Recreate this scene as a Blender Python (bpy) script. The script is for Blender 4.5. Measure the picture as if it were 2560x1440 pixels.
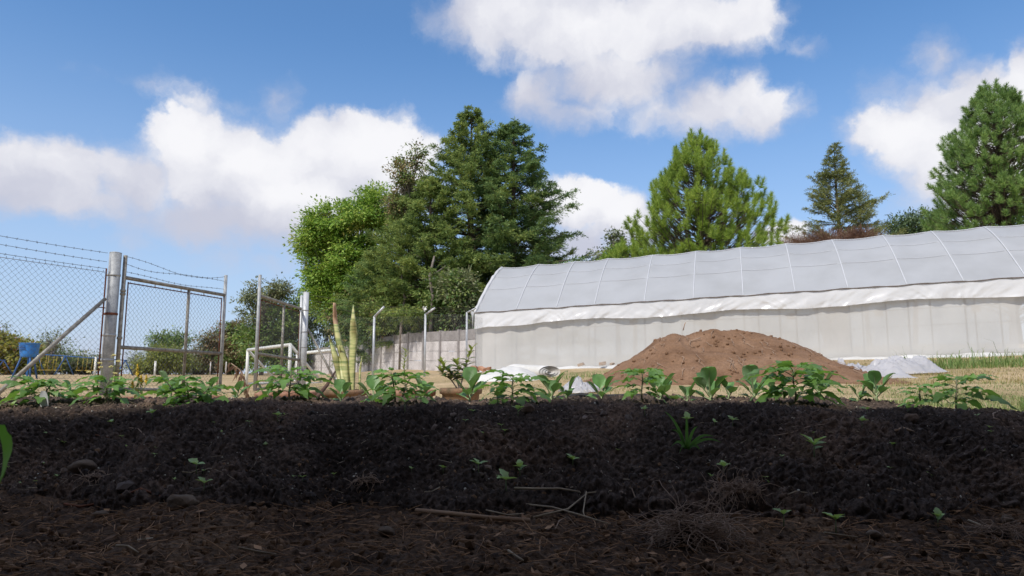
import bpy, math, random
import numpy as np
from mathutils import Vector, Matrix, Euler

for _o in list(bpy.data.objects):
    bpy.data.objects.remove(_o)
SC = bpy.context.scene
COL = SC.collection
R = math.radians
random.seed(7)

# ------------------------------------------------------------------ camera
EYE = 0.42            # eye height over the path (path lies at about z = 0)
FPX = 1707.0          # focal length in pixels of the 2560 px wide photograph
PITCH = math.atan(222 / FPX)
cam_d = bpy.data.cameras.new("camera")
cam_d.sensor_width = 36
cam_d.lens = 36 * FPX / 2560
cam_d.clip_start = 0.02
cam_d.clip_end = 3000
cam_d.dof.use_dof = True
cam_d.dof.focus_distance = 2.6
cam_d.dof.aperture_fstop = 13.0
cam = bpy.data.objects.new("camera", cam_d)
COL.objects.link(cam)
cam.location = (0, 0, EYE)
cam.rotation_euler = (R(90) + PITCH, 0, 0)
SC.camera = cam


def P(px, py, Y):
    """point at distance Y (metres ahead) that the photograph shows at (px, py)"""
    u, v = (px - 1280) / FPX, (720 - py) / FPX
    cy = math.cos(PITCH) - v * math.sin(PITCH)
    cz = math.sin(PITCH) + v * math.cos(PITCH)
    k = Y / cy
    return Vector((u * k, Y, EYE + cz * k))


def azel(px, py):
    d = P(px, py, 10) - Vector((0, 0, EYE))
    d.normalize()
    return math.atan2(d.x, d.y), math.asin(d.z)


# ------------------------------------------------------------------ light
SUN_EL, SUN_AZ = R(50), R(-148)      # behind the camera, to the left
SKY_STRENGTH = 0.13
SC.view_settings.view_transform = 'Standard'
SC.view_settings.look = 'None'
SC.view_settings.exposure = 0.40
SC.view_settings.gamma = 1.0
SC.view_settings.use_curve_mapping = False

sun_d = bpy.data.lights.new("sun", 'SUN')
sun_d.energy = 2.7
sun_d.angle = R(3.5)
sun_d.color = (1.0, 0.95, 0.87)
sun = bpy.data.objects.new("sun", sun_d)
COL.objects.link(sun)
sdir = Vector((math.sin(SUN_AZ) * math.cos(SUN_EL), math.cos(SUN_AZ) * math.cos(SUN_EL), math.sin(SUN_EL)))
sun.rotation_euler = (-sdir).to_track_quat('-Z', 'Y').to_euler()
sun.location = sdir * 50


def build_world():
    w = bpy.data.worlds.new("World")
    SC.world = w
    w.use_nodes = True
    nt = w.node_tree
    nt.nodes.clear()
    N, L = nt.nodes.new, nt.links.new

    def math_(op, a, b=None, c=None, clamp=False):
        n = N('ShaderNodeMath')
        n.operation = op
        n.use_clamp = clamp
        for i, s in enumerate((a, b, c)):
            if s is None:
                continue
            if isinstance(s, (int, float)):
                n.inputs[i].default_value = s
            else:
                L(s, n.inputs[i])
        return n.outputs[0]

    def vec(op, a, b=None, c=None):
        n = N('ShaderNodeVectorMath')
        n.operation = op
        for i, s in enumerate((a, b, c)):
            if s is None:
                continue
            if isinstance(s, (tuple, list)):
                n.inputs[i].default_value = s
            else:
                L(s, n.inputs[i])
        return n.outputs['Value'] if op == 'LENGTH' else n.outputs[0]

    def noise(v, scale, detail, rough=0.55):
        n = N('ShaderNodeTexNoise')
        L(v, n.inputs['Vector'])
        n.inputs['Scale'].default_value = scale
        n.inputs['Detail'].default_value = detail
        n.inputs['Roughness'].default_value = rough
        return n

    sky = N('ShaderNodeTexSky')
    sky.sky_type = 'NISHITA'
    sky.sun_disc = False
    sky.sun_elevation = SUN_EL
    sky.sun_rotation = SUN_AZ
    sky.air_density = 1.0
    sky.dust_density = 0.7
    sky.ozone_density = 3.0
    hs = N('ShaderNodeHueSaturation')
    L(sky.outputs[0], hs.inputs['Color'])
    hs.inputs['Saturation'].default_value = 1.27
    hs.inputs['Value'].default_value = 1.0
    tc = N('ShaderNodeTexCoord')
    dirv = tc.outputs['Generated']
    sp = N('ShaderNodeSeparateXYZ')
    L(dirv, sp.inputs[0])
    az = math_('ARCTAN2', sp.outputs[0], sp.outputs[1])
    el = math_('ARCSINE', sp.outputs[2])
    cb = N('ShaderNodeCombineXYZ')
    L(az, cb.inputs[0])
    L(el, cb.inputs[1])
    base = cb.outputs[0]
    # ragged edges: the direction is warped by noise
    w1 = noise(base, 7.0, 6, 0.6)
    w1o = vec('MULTIPLY_ADD', w1.outputs['Color'], (0.085, 0.06, 0), (-0.0425, -0.03, 0))
    w2 = noise(base, 24.0, 5, 0.6)
    w2o = vec('MULTIPLY_ADD', w2.outputs['Color'], (0.048, 0.040, 0), (-0.024, -0.020, 0))
    ae = vec('ADD', vec('ADD', base, w1o), w2o)

    def blobs(lst, smooth=0.12):
        acc = None
        for cx, cy, rx, ry, wt in lst:
            a, e = azel(cx, cy)
            a2, _ = azel(cx + rx, cy)
            _, e2 = azel(cx, cy - ry)
            ra, re = abs(a2 - a), abs(e2 - e)
            v = vec('MULTIPLY_ADD', ae, (1 / ra, 1 / re, 0), (-a / ra, -e / re, 0))
            d = math_('MULTIPLY_ADD', vec('LENGTH', v), -wt, wt)
            if acc is None:
                acc = d
            else:
                acc = math_('SMOOTH_MAX', acc, d, smooth)
        return acc

    dens = blobs([
        # cumulus on the left
        (60, 420, 170, 110, 1), (170, 430, 150, 100, 1), (120, 490, 330, 75, .8), (330, 450, 150, 110, 1),
        (480, 345, 165, 105, 1.05), (590, 365, 150, 90, .8), (570, 430, 270, 140, 1.2), (740, 430, 220, 130, 1.1), (870, 360, 190, 110, 1.1),
        (1000, 380, 125, 120, 1.1), (900, 480, 260, 130, 1), (620, 550, 370, 100, .85), (820, 600, 250, 85, .75),
        # wisps
        (380, 208, 130, 34, .27), (480, 245, 110, 34, .27), (690, 245, 70, 60, .30), (610, 260, 90, 30, .12),
        (330, 600, 100, 38, .22), (640, 660, 170, 60, .25),
        # pale haze low over the field
        (80, 905, 420, 75, .30), (480, 915, 420, 60, .30), (150, 800, 300, 60, .12),
        # large cloud at the top
        (1230, 40, 220, 95, .8), (1430, 70, 330, 150, 1.1), (1620, 60, 300, 135, 1.1), (1800, 60, 180, 110, .9),
        (1530, 190, 270, 110, .9), (1350, 230, 130, 95, .65), (1440, 275, 220, 60, .5),
        (1770, 262, 190, 95, .8), (1880, 290, 140, 85, .85), (1680, 280, 170, 80, .6), (2000, 270, 60, 60, .2),
        (2020, 100, 60, 35, .18),
        # behind the pines
        (1440, 510, 150, 85, 1), (1540, 560, 160, 115, .8), (1460, 610, 180, 100, .8), (1950, 590, 70, 50, 1),
        # right
        (2540, 330, 330, 210, 1.2), (2400, 340, 280, 130, 1.0), (2330, 150, 110, 80, .42), (2310, 245, 150, 85, .55), (2430, 215, 170, 100, .75), (2250, 320, 190, 85, .8),
        (2420, 470, 270, 140, .9), (2600, 180, 170, 100, .9), (2230, 250, 100, 90, .22), (2330, 540, 190, 60, .3),
    ])
    # beyond the view: broken cloud, cover raised to whiten and brighten ambient light
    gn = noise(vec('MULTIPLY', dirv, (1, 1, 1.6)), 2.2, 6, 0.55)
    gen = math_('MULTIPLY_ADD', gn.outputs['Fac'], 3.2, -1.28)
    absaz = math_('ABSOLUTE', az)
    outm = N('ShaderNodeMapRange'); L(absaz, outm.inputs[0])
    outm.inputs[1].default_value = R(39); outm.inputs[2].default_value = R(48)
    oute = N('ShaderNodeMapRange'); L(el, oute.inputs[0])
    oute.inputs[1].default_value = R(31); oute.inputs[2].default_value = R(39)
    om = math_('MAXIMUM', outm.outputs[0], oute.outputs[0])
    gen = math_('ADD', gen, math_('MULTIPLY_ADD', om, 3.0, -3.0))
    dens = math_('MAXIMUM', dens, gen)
    # puffy edges
    for vs_, va_ in ((11.0, .26), (24.0, .15)):
        vo = N('ShaderNodeTexVoronoi'); vo.feature = 'SMOOTH_F1'
        L(ae, vo.inputs['Vector']); vo.inputs['Scale'].default_value = vs_
        vo.inputs['Smoothness'].default_value = 0.35
        dens = math_('ADD', dens, math_('MULTIPLY_ADD', vo.outputs['Distance'], -va_, va_ * .42))
    # fine breakup
    f1 = noise(ae, 19.0, 9, 0.62)
    dens = math_('ADD', dens, math_('MULTIPLY_ADD', f1.outputs['Fac'], 0.56, -0.28))
    # brightness: sunlit billows against greyer undersides
    br = blobs([
        (480, 340, 160, 90, .8), (640, 400, 210, 100, .9), (900, 370, 220, 100, .9), (740, 480, 150, 70, .8),
        (1020, 360, 100, 90, .8), (150, 400, 200, 60, .4), (1480, 60, 330, 110, .42), (1740, 50, 180, 80, .3), (1880, 240, 100, 60, .5),
        (1440, 480, 150, 70, 1), (1540, 530, 90, 60, .8), (2560, 260, 200, 110, .9), (2420, 230, 150, 100, .4), (2450, 350, 260, 150, .8), (2270, 320, 150, 70, .55), (1740, 280, 150, 70, .35), (1960, 590, 60, 50, .9),
    ], 0.2)
    b2 = noise(ae, 9.0, 5, 0.5)
    bsum = math_('ADD', br, math_('MULTIPLY_ADD', b2.outputs['Fac'], 2.0, -0.95))
    bm = N('ShaderNodeMapRange')
    bm.interpolation_type = 'SMOOTHSTEP'
    L(bsum, bm.inputs[0])
    bm.inputs[1].default_value = -0.5
    bm.inputs[2].default_value = 0.75
    # crisp sunlit edges, soft shaded ones
    wid = math_('MULTIPLY_ADD', bm.outputs[0], -0.46, 0.74)
    al = N('ShaderNodeMapRange')
    al.interpolation_type = 'SMOOTHSTEP'
    L(math_('DIVIDE', math_('ADD', dens, 0.08), wid), al.inputs[0])
    cc = N('ShaderNodeMixRGB')
    L(bm.outputs[0], cc.inputs[0])
    k = 1.0 / SKY_STRENGTH
    cc.inputs[1].default_value = (0.44 * k, 0.455 * k, 0.54 * k, 1)
    cc.inputs[2].default_value = (0.71 * k, 0.71 * k, 0.735 * k, 1)
    hz = N('ShaderNodeMapRange'); hz.interpolation_type = 'SMOOTHSTEP'
    L(el, hz.inputs[0])
    hz.inputs[1].default_value = R(-3); hz.inputs[2].default_value = R(29)
    hz.inputs[3].default_value = 0.85; hz.inputs[4].default_value = 0.10
    hm = N('ShaderNodeMixRGB'); L(hz.outputs[0], hm.inputs[0]); L(hs.outputs[0], hm.inputs[1])
    hm.inputs[2].default_value = (0.37 * k, 0.46 * k, 0.64 * k, 1)
    mx = N('ShaderNodeMixRGB')
    L(al.outputs[0], mx.inputs[0])
    L(hm.outputs[0], mx.inputs[1])
    L(cc.outputs[0], mx.inputs[2])
    bg = N('ShaderNodeBackground')
    bg.inputs[1].default_value = SKY_STRENGTH
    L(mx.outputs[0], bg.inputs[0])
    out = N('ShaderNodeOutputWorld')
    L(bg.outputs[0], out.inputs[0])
    w.cycles.sampling_method = 'MANUAL'
    w.cycles.sample_map_resolution = 1024


build_world()
SC.cycles.max_bounces = 8
SC.cycles.transparent_max_bounces = 12

# ------------------------------------------------------------------ helpers


def link(o):
    COL.objects.link(o)
    return o


def tag(o, label=None, cat=None, group=None, kind=None):
    if label:
        o["label"] = label
    if cat:
        o["category"] = cat
    if group:
        o["group"] = group
    if kind:
        o["kind"] = kind
    return o


def thing(name, label, cat, loc=(0, 0, 0), rz=0, group=None):
    o = bpy.data.objects.new(name, None)
    link(o)
    o.location = loc
    o.rotation_euler = (0, 0, rz)
    o.empty_display_size = 0.1
    return tag(o, label, cat, group)


class MB:
    """collects shapes into one mesh"""

    def __init__(s):
        s.v, s.f, s.m = [], [], []
        s.cur = 0

    def add(s, vs, fs):
        b = len(s.v)
        s.v.extend([tuple(p) for p in vs])
        for f in fs:
            s.f.append(tuple(b + i for i in f))
            s.m.append(s.cur)

    def tube(s, pts, r, n=6, cap=True):
        pts = [Vector(p) for p in pts]
        k = len(pts)
        rr = r if isinstance(r, (list, tuple)) else [r] * k
        vs, fs = [], []
        t0 = (pts[1] - pts[0]).normalized()
        ref = Vector((0, 0, 1)) if abs(t0.z) < 0.9 else Vector((1, 0, 0))
        a = t0.cross(ref).normalized()
        for i in range(k):
            t = (pts[min(i + 1, k - 1)] - pts[max(i - 1, 0)])
            if t.length < 1e-9:
                t = t0.copy()
            t.normalize()
            a = a - t * a.dot(t)
            if a.length < 1e-6:
                a = t.orthogonal()
            a.normalize()
            b = t.cross(a)
            for j in range(n):
                q = 2 * math.pi * j / n
                vs.append(pts[i] + (a * math.cos(q) + b * math.sin(q)) * rr[i])
        for i in range(k - 1):
            for j in range(n):
                j2 = (j + 1) % n
                fs.append((i * n + j, i * n + j2, (i + 1) * n + j2, (i + 1) * n + j))
        if cap:
            fs.append(tuple(range(n - 1, -1, -1)))
            fs.append(tuple((k - 1) * n + j for j in range(n)))
        s.add(vs, fs)

    def box(s, c, size, rot=None):
        c = Vector(c)
        hx, hy, hz = size[0] / 2, size[1] / 2, size[2] / 2
        vs = [Vector((x, y, z)) for x in (-hx, hx) for y in (-hy, hy) for z in (-hz, hz)]
        if rot is not None:
            vs = [rot @ q for q in vs]
        s.add([c + q for q in vs], [(0, 1, 3, 2), (4, 6, 7, 5), (0, 4, 5, 1), (2, 3, 7, 6), (0, 2, 6, 4), (1, 5, 7, 3)])

    def lathe(s, prof, n=24, c=(0, 0, 0)):
        vs, fs = [], []
        for r, z in prof:
            for j in range(n):
                q = 2 * math.pi * j / n
                vs.append((c[0] + r * math.cos(q), c[1] + r * math.sin(q), c[2] + z))
        for i in range(len(prof) - 1):
            for j in range(n):
                j2 = (j + 1) % n
                fs.append((i * n + j, i * n + j2, (i + 1) * n + j2, (i + 1) * n + j))
        s.add(vs, fs)

    def grid(s, fn, nu, nv):
        vs = [fn(i / nu, j / nv) for j in range(nv + 1) for i in range(nu + 1)]
        fs = [(j * (nu + 1) + i, j * (nu + 1) + i + 1, (j + 1) * (nu + 1) + i + 1, (j + 1) * (nu + 1) + i)
              for j in range(nv) for i in range(nu)]
        s.add(vs, fs)

    def mesh(s, name, mats, smooth=True):
        me = bpy.data.meshes.new(name)
        me.from_pydata(s.v, [], s.f)
        if not isinstance(mats, (list, tuple)):
            mats = [mats]
        for m in mats:
            me.materials.append(m)
        me.polygons.foreach_set("material_index", s.m)
        me.polygons.foreach_set("use_smooth", [smooth] * len(s.f))
        me.update()
        return me

    def build(s, name, mats, parent=None, smooth=True, origin=None):
        if origin is not None:
            o = Vector(origin)
            s.v = [tuple(Vector(p) - o) for p in s.v]
        ob = bpy.data.objects.new(name, s.mesh(name, mats, smooth))
        link(ob)
        if origin is not None:
            ob.location = origin
        if parent is not None:
            attach(ob, parent)
        return ob


def attach(o, parent):
    """parent o, keeping its world place (things are only moved and turned about z)"""
    o.parent = parent
    if parent.parent is None:
        pm = Matrix.Translation(parent.location) @ parent.rotation_euler.to_matrix().to_4x4()
        o.matrix_parent_inverse = pm.inverted()
    else:
        o.matrix_parent_inverse = (parent_world(parent)).inverted()
    return o


def parent_world(o):
    m = Matrix.LocRotScale(o.location, o.rotation_euler, o.scale)
    if o.parent is not None:
        return parent_world(o.parent) @ o.matrix_parent_inverse @ m
    return m


def np_mesh(name, V, F, mat, smooth=False, mats=None, midx=None):
    """fast mesh: V (n,3), F (m,k) with k equal for all faces"""
    V = np.ascontiguousarray(V, dtype=np.float32)
    F = np.ascontiguousarray(F, dtype=np.int32)
    me = bpy.data.meshes.new(name)
    me.vertices.add(len(V))
    me.vertices.foreach_set("co", V.ravel())
    m, k = F.shape
    me.loops.add(m * k)
    me.loops.foreach_set("vertex_index", F.ravel())
    me.polygons.add(m)
    me.polygons.foreach_set("loop_start", np.arange(0, m * k, k, dtype=np.int32))
    me.polygons.foreach_set("use_smooth", np.full(m, smooth))
    for mm in (mats or [mat]):
        me.materials.append(mm)
    if midx is not None:
        me.polygons.foreach_set("material_index", midx.astype(np.int32))
    me.update(calc_edges=True)
    return me


def np_obj(name, V, F, mat, parent=None, smooth=False):
    o = bpy.data.objects.new(name, np_mesh(name, V, F, mat, smooth))
    link(o)
    if parent is not None:
        attach(o, parent)
    return o


def quads(Q):
    n = len(Q)
    return Q.reshape(-1, 3), np.arange(n * 4).reshape(n, 4)


def tris(T):
    n = len(T)
    return T.reshape(-1, 3), np.arange(n * 3).reshape(n, 3)


def grid_faces(nu, nv):
    i = np.arange(nu - 1)[None, :]
    j = np.arange(nv - 1)[:, None]
    a = j * nu + i
    return np.stack([a, a + 1, a + nu + 1, a + nu], -1).reshape(-1, 4)


def unit(a):
    return a / np.maximum(np.linalg.norm(a, axis=-1, keepdims=True), 1e-9)


def _hash(ix, iy, seed):
    h = (ix.astype(np.int64) * 374761393 + iy.astype(np.int64) * 668265263 + seed * 1442695041) & 0xFFFFFFFF
    h = ((h ^ (h >> 13)) * 1274126177) & 0xFFFFFFFF
    h = (h ^ (h >> 16)) & 0xFFFFFF
    return h / float(0xFFFFFF)


def vnoise(x, y, seed=0):
    x = np.asarray(x, float); y = np.asarray(y, float)
    ix, iy = np.floor(x), np.floor(y)
    fx, fy = x - ix, y - iy
    fx = fx * fx * fx * (fx * (fx * 6 - 15) + 10)
    fy = fy * fy * fy * (fy * (fy * 6 - 15) + 10)
    a = _hash(ix, iy, seed); b = _hash(ix + 1, iy, seed)
    c = _hash(ix, iy + 1, seed); d = _hash(ix + 1, iy + 1, seed)
    return (a + (b - a) * fx) * (1 - fy) + (c + (d - c) * fx) * fy   # 0..1


def fbm(x, y, octaves=4, seed=0, gain=0.5):
    s, a, t = 0, 1.0, 0
    x = np.asarray(x, float); y = np.asarray(y, float)
    for o in range(octaves):
        c, si = math.cos(o * 0.7), math.sin(o * 0.7)
        s = s + a * (vnoise(x * c - y * si, x * si + y * c, seed + o * 17) - 0.5)
        t += a
        a *= gain
        x, y = x * 2.03, y * 2.03
    return s / t * 2


def worley(x, y, seed=0):
    """distance to the nearest jittered point (0..~1)"""
    x = np.asarray(x, float); y = np.asarray(y, float)
    ix, iy = np.floor(x), np.floor(y)
    best = np.full(x.shape, 9.0)
    for dx in (-1, 0, 1):
        for dy in (-1, 0, 1):
            cx, cy = ix + dx, iy + dy
            qx = cx + _hash(cx, cy, seed); qy = cy + _hash(cx, cy, seed + 5)
            best = np.minimum(best, (x - qx) ** 2 + (y - qy) ** 2)
    return np.sqrt(best)


def sstep(a, b, x):
    t = np.clip((np.asarray(x, float) - a) / (b - a), 0, 1)
    return t * t * (3 - 2 * t)


# ------------------------------------------------------------------ materials
def new_mat(name):
    m = bpy.data.materials.new(name)
    m.use_nodes = True
    nt = m.node_tree
    nt.nodes.clear()
    return m, nt


def ramp_node(nt, cols, pos=None):
    r = nt.nodes.new('ShaderNodeValToRGB')
    e = r.color_ramp.elements
    while len(e) < len(cols):
        e.new(0.5)
    for i, c in enumerate(cols):
        e[i].position = pos[i] if pos else i / (len(cols) - 1)
        e[i].color = (*c, 1)
    return r


def M_noise(name, cols, scale=5, detail=6, rough=0.8, bump=0.0, bscale=None, spec=0.3, pos=None, metal=0.0, coord='Object',
            fine=None, bdist=0.02):
    m, nt = new_mat(name)
    N, L = nt.nodes.new, nt.links.new
    out = N('ShaderNodeOutputMaterial')
    p = N('ShaderNodeBsdfPrincipled')
    p.inputs['Roughness'].default_value = rough
    p.inputs['Metallic'].default_value = metal
    p.inputs['Specular IOR Level'].default_value = spec
    tc = N('ShaderNodeTexCoord')
    if coord == 'World':
        g = N('ShaderNodeNewGeometry')
        co = g.outputs['Position']
    else:
        co = tc.outputs[coord]
    n = N('ShaderNodeTexNoise')
    L(co, n.inputs['Vector'])
    n.inputs['Scale'].default_value = scale
    n.inputs['Detail'].default_value = detail
    n.inputs['Roughness'].default_value = 0.6
    r = ramp_node(nt, cols, pos or [0.3 + 0.4 * i / (len(cols) - 1) for i in range(len(cols))])
    L(n.outputs['Fac'], r.inputs[0])
    col = r.outputs[0]
    if fine:
        fs, amt = fine
        n3 = N('ShaderNodeTexNoise')
        L(co, n3.inputs['Vector'])
        n3.inputs['Scale'].default_value = fs
        n3.inputs['Detail'].default_value = 4
        mr = N('ShaderNodeMapRange')
        L(n3.outputs['Fac'], mr.inputs[0])
        mr.inputs[1].default_value = 0.3; mr.inputs[2].default_value = 0.7
        mr.inputs[3].default_value = 1 - amt; mr.inputs[4].default_value = 1 + amt
        mul = N('ShaderNodeVectorMath'); mul.operation = 'SCALE'
        L(col, mul.inputs[0]); L(mr.outputs[0], mul.inputs['Scale'])
        col = mul.outputs[0]
    L(col, p.inputs['Base Color'])
    if bump:
        n2 = N('ShaderNodeTexNoise')
        L(co, n2.inputs['Vector'])
        n2.inputs['Scale'].default_value = bscale or scale * 4
        n2.inputs['Detail'].default_value = 5
        b = N('ShaderNodeBump')
        b.inputs['Strength'].default_value = bump
        b.inputs['Distance'].default_value = bdist
        L(n2.outputs['Fac'], b.inputs['Height'])
        L(b.outputs[0], p.inputs['Normal'])
    L(p.outputs[0], out.inputs[0])
    return m


def M_leaf(name, cols, transl=0.3, rough=0.5, spec=0.35, clump=0.6, clump_scale=0.6, var=1.0):
    """leaf: colour varies from leaf to leaf and in broad patches"""
    m, nt = new_mat(name)
    N, L = nt.nodes.new, nt.links.new
    out = N('ShaderNodeOutputMaterial')
    g = N('ShaderNodeNewGeometry')
    n = N('ShaderNodeTexNoise')
    L(g.outputs['Position'], n.inputs['Vector'])
    n.inputs['Scale'].default_value = clump_scale
    n.inputs['Detail'].default_value = 3
    a = N('ShaderNodeMath'); a.operation = 'MULTIPLY_ADD'
    L(n.outputs['Fac'], a.inputs[0]); a.inputs[1].default_value = clump * 2; a.inputs[2].default_value = -clump
    b = N('ShaderNodeMath'); b.operation = 'MULTIPLY_ADD'
    L(g.outputs['Random Per Island'], b.inputs[0]); b.inputs[1].default_value = var; L(a.outputs[0], b.inputs[2])
    b.use_clamp = True
    r = ramp_node(nt, cols)
    L(b.outputs[0], r.inputs[0])
    p = N('ShaderNodeBsdfPrincipled')
    p.inputs['Roughness'].default_value = rough
    p.inputs['Specular IOR Level'].default_value = spec
    L(r.outputs[0], p.inputs['Base Color'])
    t = N('ShaderNodeBsdfTranslucent')
    hs = N('ShaderNodeHueSaturation')
    L(r.outputs[0], hs.inputs['Color'])
    hs.inputs['Value'].default_value = 1.7
    hs.inputs['Hue'].default_value = 0.485
    L(hs.outputs[0], t.inputs[0])
    mx = N('ShaderNodeMixShader')
    mx.inputs[0].default_value = transl
    L(p.outputs[0], mx.inputs[1]); L(t.outputs[0], mx.inputs[2])
    L(mx.outputs[0], out.inputs[0])
    return m


def M_blade(name, top, under, vein=None, transl=0.25, rough=0.45, patch=30.0):
    """broad garden leaf seen close: mottled top, paler underside"""
    m, nt = new_mat(name)
    N, L = nt.nodes.new, nt.links.new
    out = N('ShaderNodeOutputMaterial')
    g = N('ShaderNodeNewGeometry')
    oi = N('ShaderNodeObjectInfo')
    n = N('ShaderNodeTexNoise')
    L(g.outputs['Position'], n.inputs['Vector'])
    n.inputs['Scale'].default_value = patch
    n.inputs['Detail'].default_value = 4
    mr = N('ShaderNodeMapRange')
    L(n.outputs['Fac'], mr.inputs[0])
    mr.inputs[1].default_value = 0.3; mr.inputs[2].default_value = 0.7
    mr.inputs[3].default_value = 0.75; mr.inputs[4].default_value = 1.25
    ml = N('ShaderNodeMath'); ml.operation = 'MULTIPLY_ADD'
    L(oi.outputs['Random'], ml.inputs[0]); ml.inputs[1].default_value = 0.5; ml.inputs[2].default_value = 0.75
    m2 = N('ShaderNodeMath'); m2.operation = 'MULTIPLY'
    L(ml.outputs[0], m2.inputs[0]); L(mr.outputs[0], m2.inputs[1])
    mx = N('ShaderNodeMixRGB')
    L(g.outputs['Backfacing'], mx.inputs[0])
    mx.inputs[1].default_value = (*top, 1); mx.inputs[2].default_value = (*under, 1)
    sc = N('ShaderNodeVectorMath'); sc.operation = 'SCALE'
    L(mx.outputs[0], sc.inputs[0]); L(m2.outputs[0], sc.inputs['Scale'])
    p = N('ShaderNodeBsdfPrincipled')
    p.inputs['Roughness'].default_value = rough
    p.inputs['Specular IOR Level'].default_value = 0.4
    L(sc.outputs[0], p.inputs['Base Color'])
    bp = N('ShaderNodeBump'); bp.inputs['Strength'].default_value = 0.35; bp.inputs['Distance'].default_value = 0.003
    n2 = N('ShaderNodeTexNoise'); L(g.outputs['Position'], n2.inputs['Vector']); n2.inputs['Scale'].default_value = 160
    L(n2.outputs['Fac'], bp.inputs['Height']); L(bp.outputs[0], p.inputs['Normal'])
    t = N('ShaderNodeBsdfTranslucent')
    t.inputs[0].default_value = (top[0] * 2.0, top[1] * 2.0, top[2] * 1.0, 1)
    ms = N('ShaderNodeMixShader'); ms.inputs[0].default_value = transl
    L(p.outputs[0], ms.inputs[1]); L(t.outputs[0], ms.inputs[2])
    L(ms.outputs[0], out.inputs[0])
    return m


def M_film(name, col, alpha=0.85, transl=0.4, rough=0.35, spec=0.5, bump=0.0, bscale=6.0, stain=None, bdist=0.05):
    """plastic film or net: lets some light and view through"""
    m, nt = new_mat(name)
    N, L = nt.nodes.new, nt.links.new
    out = N('ShaderNodeOutputMaterial')
    g = N('ShaderNodeNewGeometry')
    n = N('ShaderNodeTexNoise')
    L(g.outputs['Position'], n.inputs['Vector'])
    n.inputs['Scale'].default_value = 0.9
    n.inputs['Detail'].default_value = 6
    r = ramp_node(nt, [tuple(c * 0.9 for c in col) if stain is None else stain, col], [0.3, 0.62])
    L(n.outputs['Fac'], r.inputs[0])
    p = N('ShaderNodeBsdfPrincipled')
    p.inputs['Roughness'].default_value = rough
    p.inputs['Specular IOR Level'].default_value = spec
    L(r.outputs[0], p.inputs['Base Color'])
    if bump:
        n2 = N('ShaderNodeTexNoise'); L(g.outputs['Position'], n2.inputs['Vector'])
        n2.inputs['Scale'].default_value = bscale; n2.inputs['Detail'].default_value = 3
        b = N('ShaderNodeBump'); b.inputs['Strength'].default_value = bump; b.inputs['Distance'].default_value = bdist
        L(n2.outputs['Fac'], b.inputs['Height']); L(b.outputs[0], p.inputs['Normal'])
    t = N('ShaderNodeBsdfTranslucent'); L(r.outputs[0], t.inputs[0])
    ms = N('ShaderNodeMixShader'); ms.inputs[0].default_value = transl
    L(p.outputs[0], ms.inputs[1]); L(t.outputs[0], ms.inputs[2])
    tr = N('ShaderNodeBsdfTransparent')
    m2 = N('ShaderNodeMixShader'); m2.inputs[0].default_value = alpha
    L(tr.outputs[0], m2.inputs[1]); L(ms.outputs[0], m2.inputs[2])
    L(m2.outputs[0], out.inputs[0])
    return m


def M_soil(name, c1, c2, c3, rough=0.95, fleck=None, scale=18.0, con=(0.22, 1.95)):
    m, nt = new_mat(name)
    N, L = nt.nodes.new, nt.links.new
    out = N('ShaderNodeOutputMaterial')
    g = N('ShaderNodeNewGeometry')
    n = N('ShaderNodeTexNoise'); L(g.outputs['Position'], n.inputs['Vector'])
    n.inputs['Scale'].default_value = 2.2; n.inputs['Detail'].default_value = 8; n.inputs['Roughness'].default_value = 0.65
    r = ramp_node(nt, [c1, c2, c3], [0.35, 0.5, 0.68])
    L(n.outputs['Fac'], r.inputs[0])
    n2 = N('ShaderNodeTexNoise'); L(g.outputs['Position'], n2.inputs['Vector'])
    n2.inputs['Scale'].default_value = scale * 4; n2.inputs['Detail'].default_value = 3
    mr = N('ShaderNodeMapRange'); L(n2.outputs['Fac'], mr.inputs[0])
    mr.inputs[1].default_value = 0.25; mr.inputs[2].default_value = 0.75
    mr.inputs[3].default_value = con[0]; mr.inputs[4].default_value = con[1]
    sc = N('ShaderNodeVectorMath'); sc.operation = 'SCALE'
    L(r.outputs[0], sc.inputs[0]); L(mr.outputs[0], sc.inputs['Scale'])
    col = sc.outputs[0]
    if fleck:
        v = N('ShaderNodeTexVoronoi'); L(g.outputs['Position'], v.inputs['Vector'])
        v.inputs['Scale'].default_value = 55
        lt = N('ShaderNodeMath'); lt.operation = 'LESS_THAN'; L(v.outputs['Distance'], lt.inputs[0]); lt.inputs[1].default_value = 0.10
        sx = N('ShaderNodeSeparateColor'); L(v.outputs['Color'], sx.inputs[0])
        gt = N('ShaderNodeMath'); gt.operation = 'GREATER_THAN'; L(sx.outputs[0], gt.inputs[0]); gt.inputs[1].default_value = 0.86
        mu = N('ShaderNodeMath'); mu.operation = 'MULTIPLY'; L(lt.outputs[0], mu.inputs[0]); L(gt.outputs[0], mu.inputs[1])
        mx = N('ShaderNodeMixRGB'); L(mu.outputs[0], mx.inputs[0]); L(col, mx.inputs[1]); mx.inputs[2].default_value = (*fleck, 1)
        col = mx.outputs[0]
    p = N('ShaderNodeBsdfPrincipled')
    p.inputs['Roughness'].default_value = rough
    p.inputs['Specular IOR Level'].default_value = 0.25
    L(col, p.inputs['Base Color'])
    n3 = N('ShaderNodeTexNoise'); L(g.outputs['Position'], n3.inputs['Vector'])
    n3.inputs['Scale'].default_value = scale * 8; n3.inputs['Detail'].default_value = 4
    b = N('ShaderNodeBump'); b.inputs['Strength'].default_value = 0.8; b.inputs['Distance'].default_value = 0.006
    L(n3.outputs['Fac'], b.inputs['Height']); L(b.outputs[0], p.inputs['Normal'])
    L(p.outputs[0], out.inputs[0])
    return m


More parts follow.
